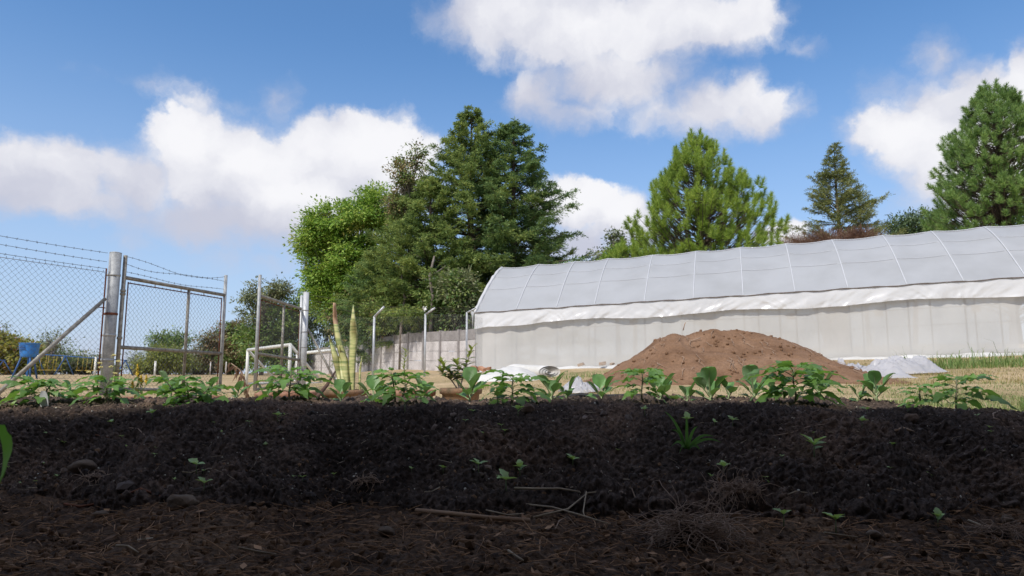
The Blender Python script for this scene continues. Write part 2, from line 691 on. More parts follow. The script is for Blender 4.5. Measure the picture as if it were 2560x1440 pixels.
MT = {}
MT['bed'] = M_soil('black_soil', (0.032, 0.023, 0.018), (0.068, 0.050, 0.040), (0.140, 0.092, 0.064), fleck=(0.26, 0.24, 0.18))
MT['path'] = M_soil('brown_path_soil', (0.031, 0.0180, 0.0100), (0.071, 0.041, 0.023), (0.140, 0.088, 0.051))
MT['path_clod'] = M_leaf('path_clod', [(0.044, 0.024, 0.012), (0.099, 0.055, 0.028), (0.176, 0.103, 0.056), (0.264, 0.162, 0.092)], transl=0.0, rough=0.9, spec=0.2, clump=.3, clump_scale=5)
MT['clod'] = M_leaf('soil_clod', [(0.022, 0.017, 0.014), (0.060, 0.046, 0.038), (0.115, 0.088, 0.072), (0.24, 0.18, 0.14)], transl=0.0, rough=0.9, spec=0.3, clump=.3, clump_scale=5)
MT['clod_brown'] = M_soil('brown_clod', (0.05, 0.033, 0.022), (0.09, 0.058, 0.038), (0.13, 0.085, 0.055))
MT['mound'] = M_soil('red_brown_earth', (0.150, 0.082, 0.044), (0.200, 0.115, 0.066), (0.245, 0.148, 0.090), scale=9, con=(0.75, 1.25))
MT['field'] = M_noise('dry_field', [(0.25, 0.205, 0.10), (0.41, 0.305, 0.175), (0.51, 0.385, 0.235)], scale=0.5, detail=10, rough=0.95,
                      spec=0.1, bump=0.5, bscale=14, coord='World', fine=(9, 0.25))
MT['steel'] = M_noise('galvanised_steel', [(0.24, 0.25, 0.25), (0.36, 0.37, 0.37), (0.44, 0.45, 0.44)], scale=9, rough=0.55, metal=0.15, spec=0.4,
                      coord='World', fine=(60, 0.18))
MT['steel_old'] = M_noise('weathered_pipe', [(0.16, 0.13, 0.10), (0.27, 0.25, 0.21), (0.36, 0.35, 0.31)], scale=14, rough=0.6, metal=0.3,
                          coord='World', fine=(80, 0.25))
MT['steel_pale'] = M_noise('pale_pipe', [(0.42, 0.43, 0.43), (0.55, 0.57, 0.58), (0.62, 0.63, 0.63)], scale=7, rough=0.45, metal=0.2, coord='World')
MT['rust'] = M_noise('rusty_rod', [(0.10, 0.03, 0.018), (0.16, 0.055, 0.03), (0.13, 0.07, 0.05)], scale=30, rough=0.9, coord='World')
MT['wire'] = M_noise('fence_wire', [(0.26, 0.265, 0.275), (0.36, 0.36, 0.365)], scale=6, rough=0.6, metal=0.0, coord='World')
MT['wire_dark'] = M_noise('dull_fence_wire', [(0.11, 0.115, 0.125), (0.17, 0.17, 0.18)], scale=6, rough=0.6, coord='World')
MT['wire_barb'] = M_noise('barbed_wire_steel', [(0.06, 0.055, 0.05), (0.12, 0.10, 0.09)], scale=20, rough=0.7, coord='World')
MT['white_paint'] = M_noise('white_paint', [(0.62, 0.62, 0.56), (0.78, 0.78, 0.74)], scale=9, rough=0.5, coord='World')
MT['blue_paint'] = M_noise('blue_paint', [(0.025, 0.08, 0.22), (0.045, 0.13, 0.32)], scale=6, rough=0.5, coord='World')
MT['blue_tub'] = M_noise('blue_plastic', [(0.035, 0.17, 0.50), (0.055, 0.26, 0.66)], scale=5, rough=0.4, coord='World')
MT['yellow'] = M_noise('yellow_paint', [(0.42, 0.30, 0.05), (0.55, 0.40, 0.08)], scale=6, rough=0.6, coord='World')
MT['concrete'] = M_noise('precast_concrete', [(0.42, 0.39, 0.375), (0.62, 0.585, 0.57), (0.70, 0.665, 0.65)], scale=1.3, detail=9, rough=0.9, spec=0.15,
                         bump=0.2, bscale=25, coord='World', fine=(12, 0.16))
MT['concrete_dark'] = M_noise('weathered_concrete', [(0.24, 0.22, 0.21), (0.38, 0.355, 0.34)], scale=2.5, detail=9, rough=0.95, coord='World', fine=(12, 0.2))
MT['roof_film'] = M_film('roof_film', (0.50, 0.515, 0.535), alpha=0.95, transl=0.22, rough=0.40, spec=0.35, bump=0.22, bscale=1.6, stain=(0.44, 0.452, 0.465))
MT['wall_net'] = M_film('insect_net', (0.80, 0.785, 0.75), alpha=0.76, transl=0.30, rough=0.9, spec=0.05)
MT['skirt_film'] = M_film('shiny_white_film', (0.80, 0.80, 0.80), alpha=0.97, transl=0.25, rough=0.2, spec=0.8, bump=0.10, bscale=3.5, bdist=0.06)
MT['pipe_white'] = M_noise('white_pipe', [(0.52, 0.535, 0.56), (0.59, 0.60, 0.62)], scale=4, rough=0.5, coord='World')
MT['frame_grey'] = M_noise('grey_frame_pipe', [(0.06, 0.065, 0.07), (0.09, 0.095, 0.10)], scale=4, rough=0.6, coord='World')
MT['rope'] = M_noise('dark_rope', [(0.10, 0.085, 0.075), (0.22, 0.19, 0.17)], scale=20, rough=0.95, coord='World')
MT['patch'] = M_noise('beige_card', [(0.55, 0.50, 0.43), (0.62, 0.57, 0.50)], scale=4, rough=0.8, coord='World')
MT['sheet_white'] = M_noise('white_ground_cloth', [(0.48, 0.465, 0.43), (0.60, 0.59, 0.56), (0.66, 0.65, 0.63)], scale=2.2, rough=0.7, coord='World', bump=0.15, bscale=20)
MT['clear_film'] = M_film('clear_crumpled_film', (0.72, 0.72, 0.75), alpha=0.80, transl=0.35, rough=0.25, spec=0.6, bump=0.15, bscale=5, bdist=0.03)
MT['terracotta'] = M_noise('terracotta', [(0.19, 0.09, 0.055), (0.30, 0.155, 0.10), (0.40, 0.24, 0.17)], scale=14, rough=0.85, coord='World', fine=(90, 0.2))
MT['terracotta_mossy'] = M_noise('mossy_terracotta', [(0.10, 0.085, 0.05), (0.22, 0.14, 0.085), (0.30, 0.17, 0.10)], scale=10, rough=0.9, coord='World', fine=(90, 0.25))
MT['brick'] = M_noise('broken_brick', [(0.40, 0.20, 0.12), (0.52, 0.30, 0.19)], scale=20, rough=0.9, coord='World')
MT['brick_pale'] = M_noise('pale_brick', [(0.36, 0.28, 0.22), (0.46, 0.38, 0.31)], scale=20, rough=0.9, coord='World')
MT['hose'] = M_noise('black_hose', [(0.015, 0.016, 0.018), (0.03, 0.03, 0.033)], scale=20, rough=0.5, coord='World')
MT['tag'] = M_noise('frosted_tag', [(0.46, 0.47, 0.49), (0.56, 0.57, 0.58)], scale=20, rough=0.4, coord='World')
MT['bark'] = M_noise('bark', [(0.07, 0.05, 0.038), (0.15, 0.115, 0.09)], scale=6, rough=0.95, coord='World', bump=0.6, bscale=18)
MT['bark_grey'] = M_noise('grey_bark', [(0.12, 0.10, 0.085), (0.27, 0.23, 0.20)], scale=5, rough=0.95, coord='World', bump=0.6, bscale=18)
MT['twig'] = M_noise('dry_twig', [(0.17, 0.10, 0.065), (0.26, 0.16, 0.105)], scale=3, rough=0.95, coord='World')
MT['straw'] = M_leaf('straw', [(0.203, 0.149, 0.098), (0.338, 0.263, 0.176), (0.513, 0.419, 0.286)], transl=0.05, rough=0.8, clump_scale=6)
MT['straw_dark'] = M_leaf('dark_straw', [(0.167, 0.087, 0.041), (0.283, 0.155, 0.078), (0.467, 0.270, 0.141)], transl=0.05, rough=0.85, clump_scale=6)
MT['root'] = M_noise('dry_root', [(0.27, 0.18, 0.12), (0.42, 0.31, 0.23)], scale=14, rough=0.9, coord='World')
MT['stick_red'] = M_noise('red_brown_stalk', [(0.16, 0.06, 0.03), (0.28, 0.11, 0.055)], scale=12, rough=0.7, coord='World')
MT['stick_tan'] = M_noise('tan_stalk', [(0.24, 0.14, 0.075), (0.38, 0.25, 0.15)], scale=12, rough=0.7, coord='World')
MT['stake'] = M_noise('charred_stake', [(0.05, 0.03, 0.022), (0.14, 0.08, 0.055)], scale=25, rough=0.8, coord='World')
MT['stone'] = M_noise('brown_stone', [(0.09, 0.06, 0.042), (0.17, 0.115, 0.08)], scale=16, rough=0.95, coord='World', bump=0.4, bscale=60)
MT['stone_grey'] = M_noise('grey_stone', [(0.10, 0.07, 0.047), (0.19, 0.14, 0.098)], scale=12, rough=0.95, coord='World', bump=0.4, bscale=60)
# foliage
MT['f_twig'] = M_leaf('brown_twig', [(0.13, 0.075, 0.05), (0.22, 0.13, 0.09), (0.33, 0.21, 0.15)], transl=0.1, rough=0.9, clump_scale=0.8)
MT['f_cypress'] = M_leaf('cypress_spray', [(0.065, 0.116, 0.038), (0.170, 0.256, 0.070), (0.343, 0.410, 0.119)], transl=0.3, clump_scale=0.8, rough=0.7, clump=0.8)
MT['f_cypress_b'] = M_leaf('cypress_spray_blue', [(0.054, 0.112, 0.046), (0.133, 0.226, 0.075), (0.258, 0.348, 0.116)], transl=0.3, clump_scale=0.8, rough=0.7, clump=0.8)
MT['f_broad'] = M_leaf('broad_leaf', [(0.081, 0.174, 0.024), (0.196, 0.338, 0.048), (0.379, 0.481, 0.103)], transl=0.3, clump_scale=0.45)
MT['f_vine'] = M_leaf('vine_leaf', [(0.069, 0.088, 0.035), (0.160, 0.173, 0.064), (0.420, 0.296, 0.148)], transl=0.2, clump_scale=0.9)
MT['f_hedge'] = M_leaf('hedge_leaf', [(0.057, 0.122, 0.031), (0.144, 0.236, 0.058), (0.287, 0.345, 0.110)], transl=0.25, clump_scale=0.7)
MT['f_olive'] = M_leaf('olive_leaf', [(0.100, 0.136, 0.065), (0.190, 0.226, 0.109), (0.326, 0.335, 0.190)], transl=0.25, clump_scale=0.6)
MT['f_rusty'] = M_leaf('rusty_leaf', [(0.084, 0.092, 0.037), (0.185, 0.168, 0.076), (0.336, 0.227, 0.126)], transl=0.25, clump_scale=0.5)
MT['f_lime'] = M_leaf('lime_leaf', [(0.109, 0.144, 0.023), (0.253, 0.265, 0.046), (0.391, 0.345, 0.086)], transl=0.3, clump_scale=0.7)
MT['f_orange'] = M_leaf('orange_leaf', [(0.22, 0.15, 0.04), (0.34, 0.18, 0.06)], transl=0.3, clump_scale=0.7)
MT['f_bamboo'] = M_leaf('bamboo_leaf', [(0.108, 0.150, 0.030), (0.222, 0.258, 0.060), (0.312, 0.324, 0.102)], transl=0.3, clump_scale=0.6)
MT['f_pine'] = M_leaf('pine_needle', [(0.109, 0.187, 0.037), (0.249, 0.373, 0.064), (0.418, 0.517, 0.110)], transl=0.4, clump_scale=0.5, rough=0.55)
MT['f_pine_b'] = M_leaf('deep_pine_needle', [(0.088, 0.169, 0.053), (0.203, 0.332, 0.097), (0.362, 0.485, 0.155)], transl=0.4, clump_scale=0.5, rough=0.55)
MT['f_deodar'] = M_leaf('cedar_needle', [(0.091, 0.133, 0.053), (0.209, 0.247, 0.085), (0.382, 0.386, 0.134)], transl=0.15, clump_scale=0.4)
MT['f_dark'] = M_leaf('dark_leaf', [(0.052, 0.095, 0.041), (0.107, 0.165, 0.069), (0.190, 0.238, 0.101)], transl=0.15, clump_scale=0.5)
MT['grass_dry'] = M_leaf('dry_grass', [(0.16, 0.17, 0.05), (0.32, 0.28, 0.10), (0.46, 0.38, 0.19)], transl=0.3, clump_scale=1.2)
MT['grass_mix'] = M_leaf('mixed_grass', [(0.085, 0.158, 0.041), (0.187, 0.242, 0.077), (0.323, 0.347, 0.144)], transl=0.3, clump_scale=1.6)
MT['grass_green'] = M_leaf('green_grass', [(0.09, 0.165, 0.04), (0.17, 0.255, 0.07), (0.28, 0.32, 0.12)], transl=0.35, clump_scale=1.2)
MT['tomato'] = M_blade('tomato_leaf', (0.140, 0.265, 0.065), (0.21, 0.31, 0.14), transl=0.3)
MT['kale'] = M_blade('cabbage_leaf', (0.125, 0.250, 0.075), (0.25, 0.345, 0.21), transl=0.25, rough=0.4)
MT['kale_rib'] = M_noise('cabbage_rib', [(0.24, 0.32, 0.15), (0.34, 0.40, 0.22)], scale=40, rough=0.5, coord='World')
MT['stem'] = M_noise('green_stem', [(0.11, 0.16, 0.06), (0.17, 0.19, 0.09)], scale=40, rough=0.6, coord='World')
MT['stem_hairy'] = M_noise('grey_stem', [(0.15, 0.15, 0.09), (0.21, 0.20, 0.13)], scale=40, rough=0.7, coord='World')
MT['sprout'] = M_blade('sprout_leaf', (0.33, 0.46, 0.17), (0.36, 0.46, 0.20), transl=0.25)
MT['citrus'] = M_blade('glossy_leaf', (0.075, 0.125, 0.028), (0.16, 0.20, 0.07), transl=0.25, rough=0.3)
MT['citrus_new'] = M_blade('young_leaf', (0.22, 0.27, 0.06), (0.26, 0.30, 0.10), transl=0.3, rough=0.35)
MT['petal'] = M_noise('yellow_bract', [(0.62, 0.42, 0.03), (0.78, 0.56, 0.06)], scale=40, rough=0.6, coord='World')
MT['petal_pale'] = M_noise('cream_flower', [(0.62, 0.55, 0.20), (0.72, 0.66, 0.32)], scale=40, rough=0.6, coord='World')
MT['dead'] = M_leaf('withered_leaf', [(0.12, 0.065, 0.035), (0.20, 0.12, 0.07), (0.28, 0.18, 0.11)], transl=0.15, rough=0.8, clump_scale=8)
MT['roof_metal'] = M_noise('old_roof_sheet', [(0.14, 0.13, 0.12), (0.22, 0.21, 0.20)], scale=3, rough=0.7, coord='World')  # sheet of the unseen cover added for shade
MT['block'] = M_noise('rough_block_wall', [(0.10, 0.095, 0.09), (0.16, 0.15, 0.14)], scale=3, rough=0.95, coord='World')  # back wall of the same added cover


def M_snake():
    m, nt = new_mat('snake_plant_leaf')
    N, L = nt.nodes.new, nt.links.new
    out = N('ShaderNodeOutputMaterial')
    tc = N('ShaderNodeTexCoord')
    mp = N('ShaderNodeMapping'); L(tc.outputs['Object'], mp.inputs[0])
    mp.inputs['Scale'].default_value = (6, 6, 46)
    n = N('ShaderNodeTexNoise'); L(mp.outputs[0], n.inputs['Vector']); n.inputs['Scale'].default_value = 1.0; n.inputs['Detail'].default_value = 4
    r = ramp_node(nt, [(0.24, 0.30, 0.11), (0.46, 0.48, 0.19), (0.62, 0.59, 0.27)], [0.36, 0.48, 0.60])
    L(n.outputs['Fac'], r.inputs[0])
    p = N('ShaderNodeBsdfPrincipled'); p.inputs['Roughness'].default_value = 0.45
    L(r.outputs[0], p.inputs['Base Color']); L(p.outputs[0], out.inputs[0])
    return m


MT['snake'] = M_snake()
MT['snake_dry'] = M_noise('dried_leaf_tip', [(0.42, 0.25, 0.15), (0.60, 0.42, 0.29)], scale=20, rough=0.8, coord='World')

# ------------------------------------------------------------------ terrain
_ctrl = []


def _c(px, py, Y):
    p = P(px, py, Y)
    _ctrl.append((p.x, p.y, p.z))


for X in (-8, -4, 0, 4, 8):
    _ctrl.append((X, 3.9, EYE - 0.37))
    _ctrl.append((X, -6, EYE - 0.42))
for X in (-3, 0):
    _ctrl.append((X, 5.8, EYE - 0.35))
_ctrl += [(-6.1, 10.5, EYE - 0.29), (-4.7, 14.5, EYE - 0.28), (-6.8, 8.5, EYE - 0.31), (-7, 20, EYE - 0.32), (-12, 12, EYE - 0.25)]
_c(1200, 946, 17); _c(930, 946, 18)
_c(1180, 927, 26); _c(1800, 907, 23); _c(2410, 889, 20.5); _c(1500, 917, 24.5); _c(2800, 880, 19); _c(2130, 897, 21.6)
_c(1500, 972, 9.6); _c(1820, 965, 9.8); _c(2140, 964, 9.8)
_c(2300, 1010, 4.6); _c(2450, 962, 9); _c(2500, 908, 16); _c(2200, 905, 18)
_c(300, 936, 70); _c(60, 937, 50); _c(560, 936, 70); _c(900, 935, 48); _c(1150, 934, 33.5); _c(770, 937, 58); _c(-300, 936, 60)
_c(1700, 880, 45); _c(2300, 860, 45); _c(1200, 900, 45); _c(2900, 850, 40)
_C = np.array(_ctrl)
_A = np.linalg.norm(_C[:, None, :2] - _C[None, :, :2], axis=-1)
_PM = np.c_[np.ones(len(_C)), _C[:, :2]]
_K = np.block([[_A, _PM], [_PM.T, np.zeros((3, 3))]])
_W = np.linalg.solve(_K, np.r_[_C[:, 2], 0, 0, 0])


def ground_np(x, y):
    x = np.asarray(x, float); y = np.asarray(y, float)
    xc = np.clip(x, -45, 45); yc = np.clip(y, -8, 72)
    shp = x.shape
    q = np.stack([xc.ravel(), yc.ravel()], -1)
    d = np.linalg.norm(q[:, None, :] - _C[None, :, :2], axis=-1)
    z = d @ _W[:len(_C)] + _W[len(_C)] + q @ _W[len(_C) + 1:]
    z = z.reshape(shp)
    far = np.maximum(y - 76, 0)
    z = z - np.minimum(far * 0.05, 6.0) * sstep(0, 25, far)
    # keep well under the bed and the path
    near = (1 - sstep(3.6, 4.1, y)) * sstep(-3, -2, y)
    z = np.where(near > 0, z * (1 - near) + near * np.minimum(z, -0.06), z)
    return z


def ground(x, y):
    return float(ground_np(np.array([x]), np.array([y]))[0])


def axis(lo, hi, n, k):
    t = np.linspace(-1, 1, n)
    s = np.sinh(t * k) / math.sinh(k)
    return np.where(s < 0, -s * lo, s * hi)


gx = axis(-500, 500, 260, 6.0)
gy = np.concatenate([np.linspace(-60, -3, 12), np.linspace(-2, 30, 150)[0:], np.linspace(30.5, 90, 90), np.geomspace(93, 900, 40)])
GX, GY = np.meshgrid(gx, gy)
GZ = ground_np(GX, GY) + fbm(GX * 0.9, GY * 0.9, 4, 3) * 0.035 * sstep(4, 7, GY)
go = np_obj('ground', np.stack([GX, GY, GZ], -1).reshape(-1, 3), grid_faces(len(gx), len(gy)), MT['field'], smooth=True)
tag(go, 'dry tan field sloping up beyond the fence and greenhouse', 'ground', kind='structure')

# ------------------------------------------------------------------ soil bed and path


def foot_y(x):
    """front foot of the raised bed"""
    x = np.asarray(x, float)
    return 2.02 + 0.25 * (1 - sstep(-1.7, -0.7, x)) + 0.07 * fbm(x * 2.2, x * 0 + 3, 3, 5) + 0.045 * fbm(x * 9, x * 0 + 7, 3, 6) - 0.04 * sstep(0.2, 1.2, x)


def back_y(x):
    """back foot; the bed narrows at its right end"""
    x = np.asarray(x, float)
    return 3.72 - 0.62 * sstep(1.45, 1.85, x) + 0.10 * sstep(2.0, 2.3, x) + 0.06 * fbm(x * 1.3, x * 0 + 9, 3, 6)


def bed_rel(x, s):
    """bed surface height (absolute) without the clods, s 0 (front foot) .. 1 (back foot)"""
    x = np.asarray(x, float); s = np.asarray(s, float)
    yf, yb = foot_y(x), back_y(x)
    y = yf + (yb - yf) * s
    crest = EYE - 0.130 + 0.012 * fbm(x * 1.7, y * 1.2, 3, 8) - 0.014 * sstep(1.55, 2.0, x) + 0.010 * (1 - sstep(-2, -1.2, x))
    d_f = y - yf
    d_b = yb - y
    rise_f = sstep(-0.25, 0.52, d_f) ** 1.25
    rise_f = np.clip(rise_f, 0, 1) - 2.6 * np.clip(-d_f - .01, 0, 1)
    rise_b = sstep(-0.02, 0.38, d_b)
    z = 0.02 + (crest - 0.02) * rise_f
    zb = 0.035
    z = zb + (z - zb) * rise_b
    return y, z


def soil_relief(x, y, amp=1.0):
    wx = x + 0.02 * fbm(x * 9, y * 9, 2, 30)
    wy = y + 0.02 * fbm(x * 9, y * 9, 2, 31)
    b = 0.020 * fbm(x * 5, y * 5, 3, 11)
    c1 = np.clip(0.72 - worley(wx * 26, wy * 26, 12), 0, 1) ** 1.0 * 0.028 * np.clip(0.4 + 1.2 * fbm(x * 3, y * 3, 2, 40) + 0.5, 0.1, 1.4)
    c2 = np.clip(0.7 - worley(wx * 66, wy * 66, 13), 0, 1) * 0.0230
    c3 = np.clip(0.7 - worley(wx * 140, wy * 140, 14), 0, 1) * 0.0085
    h = 0.008 * fbm(x * 17, y * 17, 4, 15)
    return amp * (b + c1 + c2 + c3 + h)


uf = np.concatenate([np.linspace(-2.4, -0.9, 60)[:-1], np.linspace(-0.9, 0.9, 800), np.linspace(0.9, 2.4, 60)[1:]])
sv = np.concatenate([np.linspace(-0.09, 0.36, 180)[:-1], np.linspace(0.36, 0.8, 90)[:-1], np.linspace(0.8, 1.04, 36)])
XX = np.empty((len(sv), len(uf)))
YY = np.empty_like(XX)
ZZ = np.empty_like(XX)
for j, s in enumerate(sv):
    yr = 2.05 + 1.7 * s
    X0 = uf * yr
    y, z = bed_rel(X0, np.full_like(X0, s))
    XX[j], YY[j], ZZ[j] = X0, y, z
rel = soil_relief(XX, YY + ZZ * 0.9)
# push relief along the slope normal
dz = np.gradient(ZZ, axis=0) / np.maximum(np.gradient(YY, axis=0), 1e-4)
nn = 1 / np.sqrt(1 + dz ** 2)
YB = YY - rel * dz * nn
ZB = ZZ + rel * nn
bed = np_obj('soil_bed', np.stack([XX, YB, ZB], -1).reshape(-1, 3), grid_faces(len(uf), len(sv)), MT['bed'], smooth=True)
tag(bed, 'raised bed of crumbly black soil across the foreground', 'soil bed', kind='structure')


def bed_at(x, y):
    """point on the bed surface"""
    yf, yb = float(foot_y(x)), float(back_y(x))
    s = (y - yf) / (yb - yf)
    yy, z = bed_rel(np.array([x]), np.array([s]))
    r = soil_relief(np.array([x]), np.array([y + z[0] * 0.9]))
    return Vector((x, y, float(z[0] + r[0] * 0.8)))


def ray_bed(px, py):
    """where the line of sight through (px, py) meets the bed or the path"""
    d = P(px, py, 1.0) - Vector((0, 0, EYE))
    t = 1.2
    last = None
    while t < 4.2:
        q = Vector((0, 0, EYE)) + d * t
        if q.y < float(foot_y(q.x)):
            z = path_z(q.x, q.y)
        else:
            z = bed_at(q.x, min(q.y, float(back_y(q.x)))).z
        if q.z <= z:
            return Vector((q.x, q.y, z))
        t += 0.01
    return None


def path_rel(x, y):
    x = np.asarray(x, float); y = np.asarray(y, float)
    b = 0.026 * fbm(x * 2.4, y * 2.4, 4, 21) + 0.012
    c1 = np.clip(0.75 - worley(x * 17 + 1.2 * fbm(x * 11, y * 11, 2, 90), y * 17 + 1.2 * fbm(x * 11, y * 11, 2, 91), 22), 0, 1) * 0.020 * np.clip(fbm(x * 3, y * 3, 2, 41) + 0.4, 0, 1.2)
    c2 = np.clip(0.7 - worley(x * 45, y * 45, 23), 0, 1) * 0.012
    c3 = 0.009 * fbm(x * 40, y * 40, 4, 24) + np.clip(0.7 - worley(x * 90, y * 90, 25), 0, 1) * 0.007
    lip = 0.035 * sstep(foot_y(x) - 0.35, foot_y(x) + 0.05, y)
    return b + c1 + c2 + c3 + lip


def path_z(x, y):
    return float(path_rel(np.array([x]), np.array([y]))[0])


pv = np.concatenate([np.linspace(-2.0, 0.6, 30)[:-1], np.linspace(0.6, 1.3, 30)[:-1], np.linspace(1.3, 2.12, 160)])
pu = np.concatenate([np.linspace(-5, -1.75, 40)[:-1], np.linspace(-1.75, 1.75, 540), np.linspace(1.75, 5, 40)[1:]])
PX, PV = np.meshgrid(pu, pv)
PY = np.where(PV > 1.3, 1.3 + (PV - 1.3) / 0.82 * (foot_y(PX) + 0.12 - 1.3), PV)
PZ = path_rel(PX, PY)
path = np_obj('path', np.stack([PX, PY, PZ], -1).reshape(-1, 3), grid_faces(len(pu), len(pv)), MT['path'], smooth=True)
tag(path, 'dark brown trodden earth path with dry litter', 'path', kind='structure')

rng = np.random.default_rng(11)
_ICO = None


def ico():
    global _ICO
    if _ICO is None:
        t = (1 + 5 ** 0.5) / 2
        v = unit(np.array([(-1, t, 0), (1, t, 0), (-1, -t, 0), (1, -t, 0), (0, -1, t), (0, 1, t), (0, -1, -t), (0, 1, -t),
                           (t, 0, -1), (t, 0, 1), (-t, 0, -1), (-t, 0, 1)], float))
        f = np.array([(0, 11, 5), (0, 5, 1), (0, 1, 7), (0, 7, 10), (0, 10, 11), (1, 5, 9), (5, 11, 4), (11, 10, 2), (10, 7, 6), (7, 1, 8),
                      (3, 9, 4), (3, 4, 2), (3, 2, 6), (3, 6, 8), (3, 8, 9), (4, 9, 5), (2, 4, 11), (6, 2, 10), (8, 6, 7), (9, 8, 1)])
        _ICO = (v, f)
    return _ICO


def clod_mesh(name, pts, sizes, mat, label, seed=0):
    v, f = ico()
    rg = np.random.default_rng(seed)
    n = len(pts)
    jit = rg.uniform(0.65, 1.25, (n, 12, 1))
    sc = rg.uniform(0.6, 1.25, (n, 1, 3))
    V = pts[:, None, :] + v[None] * jit * sc * sizes[:, None, None]
    F = f[None] + (np.arange(n) * 12)[:, None, None]
    o = np_obj(name, V.reshape(-1, 3), F.reshape(-1, 3), mat, smooth=False)
    tag(o, label, 'soil', kind='stuff')
    return o


def bed_points(n, s0, s1, seed, spread=0.95):
    rg = np.random.default_rng(seed)
    s = rg.uniform(s0, s1, n)
    x = rg.uniform(-spread, spread, n) * (2.05 + 1.7 * s)
    y, z = bed_rel(x, s)
    z = z + soil_relief(x, y + z * 0.9) * 0.8
    return np.stack([x, y, z], -1)


def path_points(n, seed, y0=1.3):
    rg = np.random.default_rng(seed)
    y = rg.uniform(y0, 2.15, n)
    x = rg.uniform(-1, 1, n) * (y * 0.95)
    y = np.minimum(y, foot_y(x) + 0.02)
    return np.stack([x, y, path_rel(x, y)], -1)


pts = bed_points(15000, -0.02, 0.85, 2)
_o8 = (np.array([(1, 0, 0), (-1, 0, 0), (0, 1, 0), (0, -1, 0), (0, 0, 1), (0, 0, -1)], float),
       np.array([(0, 2, 4), (2, 1, 4), (1, 3, 4), (3, 0, 4), (2, 0, 5), (1, 2, 5), (3, 1, 5), (0, 3, 5)]))
_g = np.random.default_rng(44)
_V = pts[:, None, :] + _o8[0][None] * _g.uniform(.5, 1.3, (len(pts), 6, 1)) * _g.uniform(.6, 1.3, (len(pts), 1, 3)) * _g.uniform(.0024, .0066, (len(pts), 1, 1))
_F = _o8[1][None] + (np.arange(len(pts)) * 6)[:, None, None]
tag(np_obj('soil_grains', _V.reshape(-1, 3), _F.reshape(-1, 3), MT['clod'], smooth=True), 'fine dark grains covering the black soil bed', 'soil', kind='stuff')
pts = bed_points(4200, -0.02, 0.85, 3)
clod_mesh('soil_crumbs', pts, rng.gamma(2.0, 0.0023, len(pts)) + 0.002, MT['clod'], 'loose dark crumbs scattered over the black soil bed', 4)
pts = path_points(3600, 5)
clod_mesh('path_crumbs', pts, np.minimum(rng.gamma(1.6, 0.0032, len(pts)) + 0.002, .012), MT['path_clod'], 'loose brown crumbs scattered over the earth path', 6)
pts = bed_points(1300, -0.05, 0.10, 61)
clod_mesh('foot_crumbs', pts, np.minimum(rng.gamma(1.5, 0.0026, len(pts)) + 0.0015, .0085), MT['path_clod'], 'brown crumbs spilled along the foot of the black bed', 62)
pts = bed_points(1000, 0.0, 0.8, 8)
clod_mesh('pale_grit', pts + [0, -0.004, 0.003], rng.uniform(0.0014, 0.0040, len(pts)), M_noise('pale_grit', [(0.45, 0.42, 0.32), (0.7, 0.68, 0.58)], rough=0.8, coord='World'),
          'pale grit and perlite specks in the black soil', 9)


def straw_mesh(name, pts, lens, wid, mat, label, seed, flat=0.25, lift=0.006):
    """short bent dry stems lying on the soil: one joined piece of ground litter"""
    rg = np.random.default_rng(seed)
    n = len(pts)
    a = rg.uniform(0, math.pi * 2, n)
    d = np.stack([np.cos(a), np.sin(a) * 0.7, rg.normal(0, flat, n)], -1)
    d = unit(d)
    side = unit(np.stack([-d[:, 1], d[:, 0], np.zeros(n)], -1))
    up = np.cross(d, side)
    V = []
    bend = rg.normal(0, 0.22, n)
    for t in (-0.5, -0.17, 0.17, 0.5):
        c = pts + d * (t * lens)[:, None] + side * (bend * lens * (0.25 - t * t))[:, None] + np.array([0, 0, lift]) + up * (0.1 * lens * (0.25 - t * t))[:, None]
        w = (wid * (1 - abs(t) * 0.7))[:, None]
        V += [c + side * w, c + up * w, c - side * w - up * w * 0.3]
    V = np.stack(V, 1)      # n,12,3
    fs = []
    for i in range(3):
        for j in range(3):
            j2 = (j + 1) % 3
            fs.append((i * 3 + j, i * 3 + j2, (i + 1) * 3 + j2, (i + 1) * 3 + j))
    F = np.array(fs)[None] + (np.arange(n) * 12)[:, None, None]
    o = np_obj(name, V.reshape(-1, 3), F.reshape(-1, 4), mat, smooth=True)
    tag(o, label, 'litter', kind='stuff')
    return o


pts = path_points(3200, 15)
straw_mesh('path_straw', pts, rng.gamma(2.2, 0.016, len(pts)) + 0.012, rng.uniform(0.0005, 0.0017, len(pts)), MT['straw_dark'], 'dry straw and root bits strewn over the path', 16)
pts = bed_points(620, -0.02, 0.7, 17)
straw_mesh('bed_straw', pts, rng.gamma(2.0, 0.012, len(pts)) + 0.008, rng.uniform(0.0006, 0.0016, len(pts)), MT['straw'], 'thin dry straws and roots on the black soil', 18)
# dead leaf scraps on the path
pts = path_points(260, 19)
a = rng.uniform(0, 6.28, len(pts)); l_ = rng.uniform(0.006, 0.02, len(pts))
d = unit(np.stack([np.cos(a), np.sin(a), rng.normal(0, .3, len(pts))], -1)); sd = unit(np.cross(d, [0, 0, 1]) + rng.normal(0, .3, (len(pts), 3)))
c = pts + [0, 0, 0.007]
Q = np.stack([c - d * l_[:, None], c + sd * (l_ * .45)[:, None], c + d * l_[:, None], c - sd * (l_ * .45)[:, None]], 1)
o = np_obj('leaf_scraps', *quads(Q), MT['straw_dark'])
tag(o, 'small dead leaf scraps lying on the path', 'litter', kind='stuff')

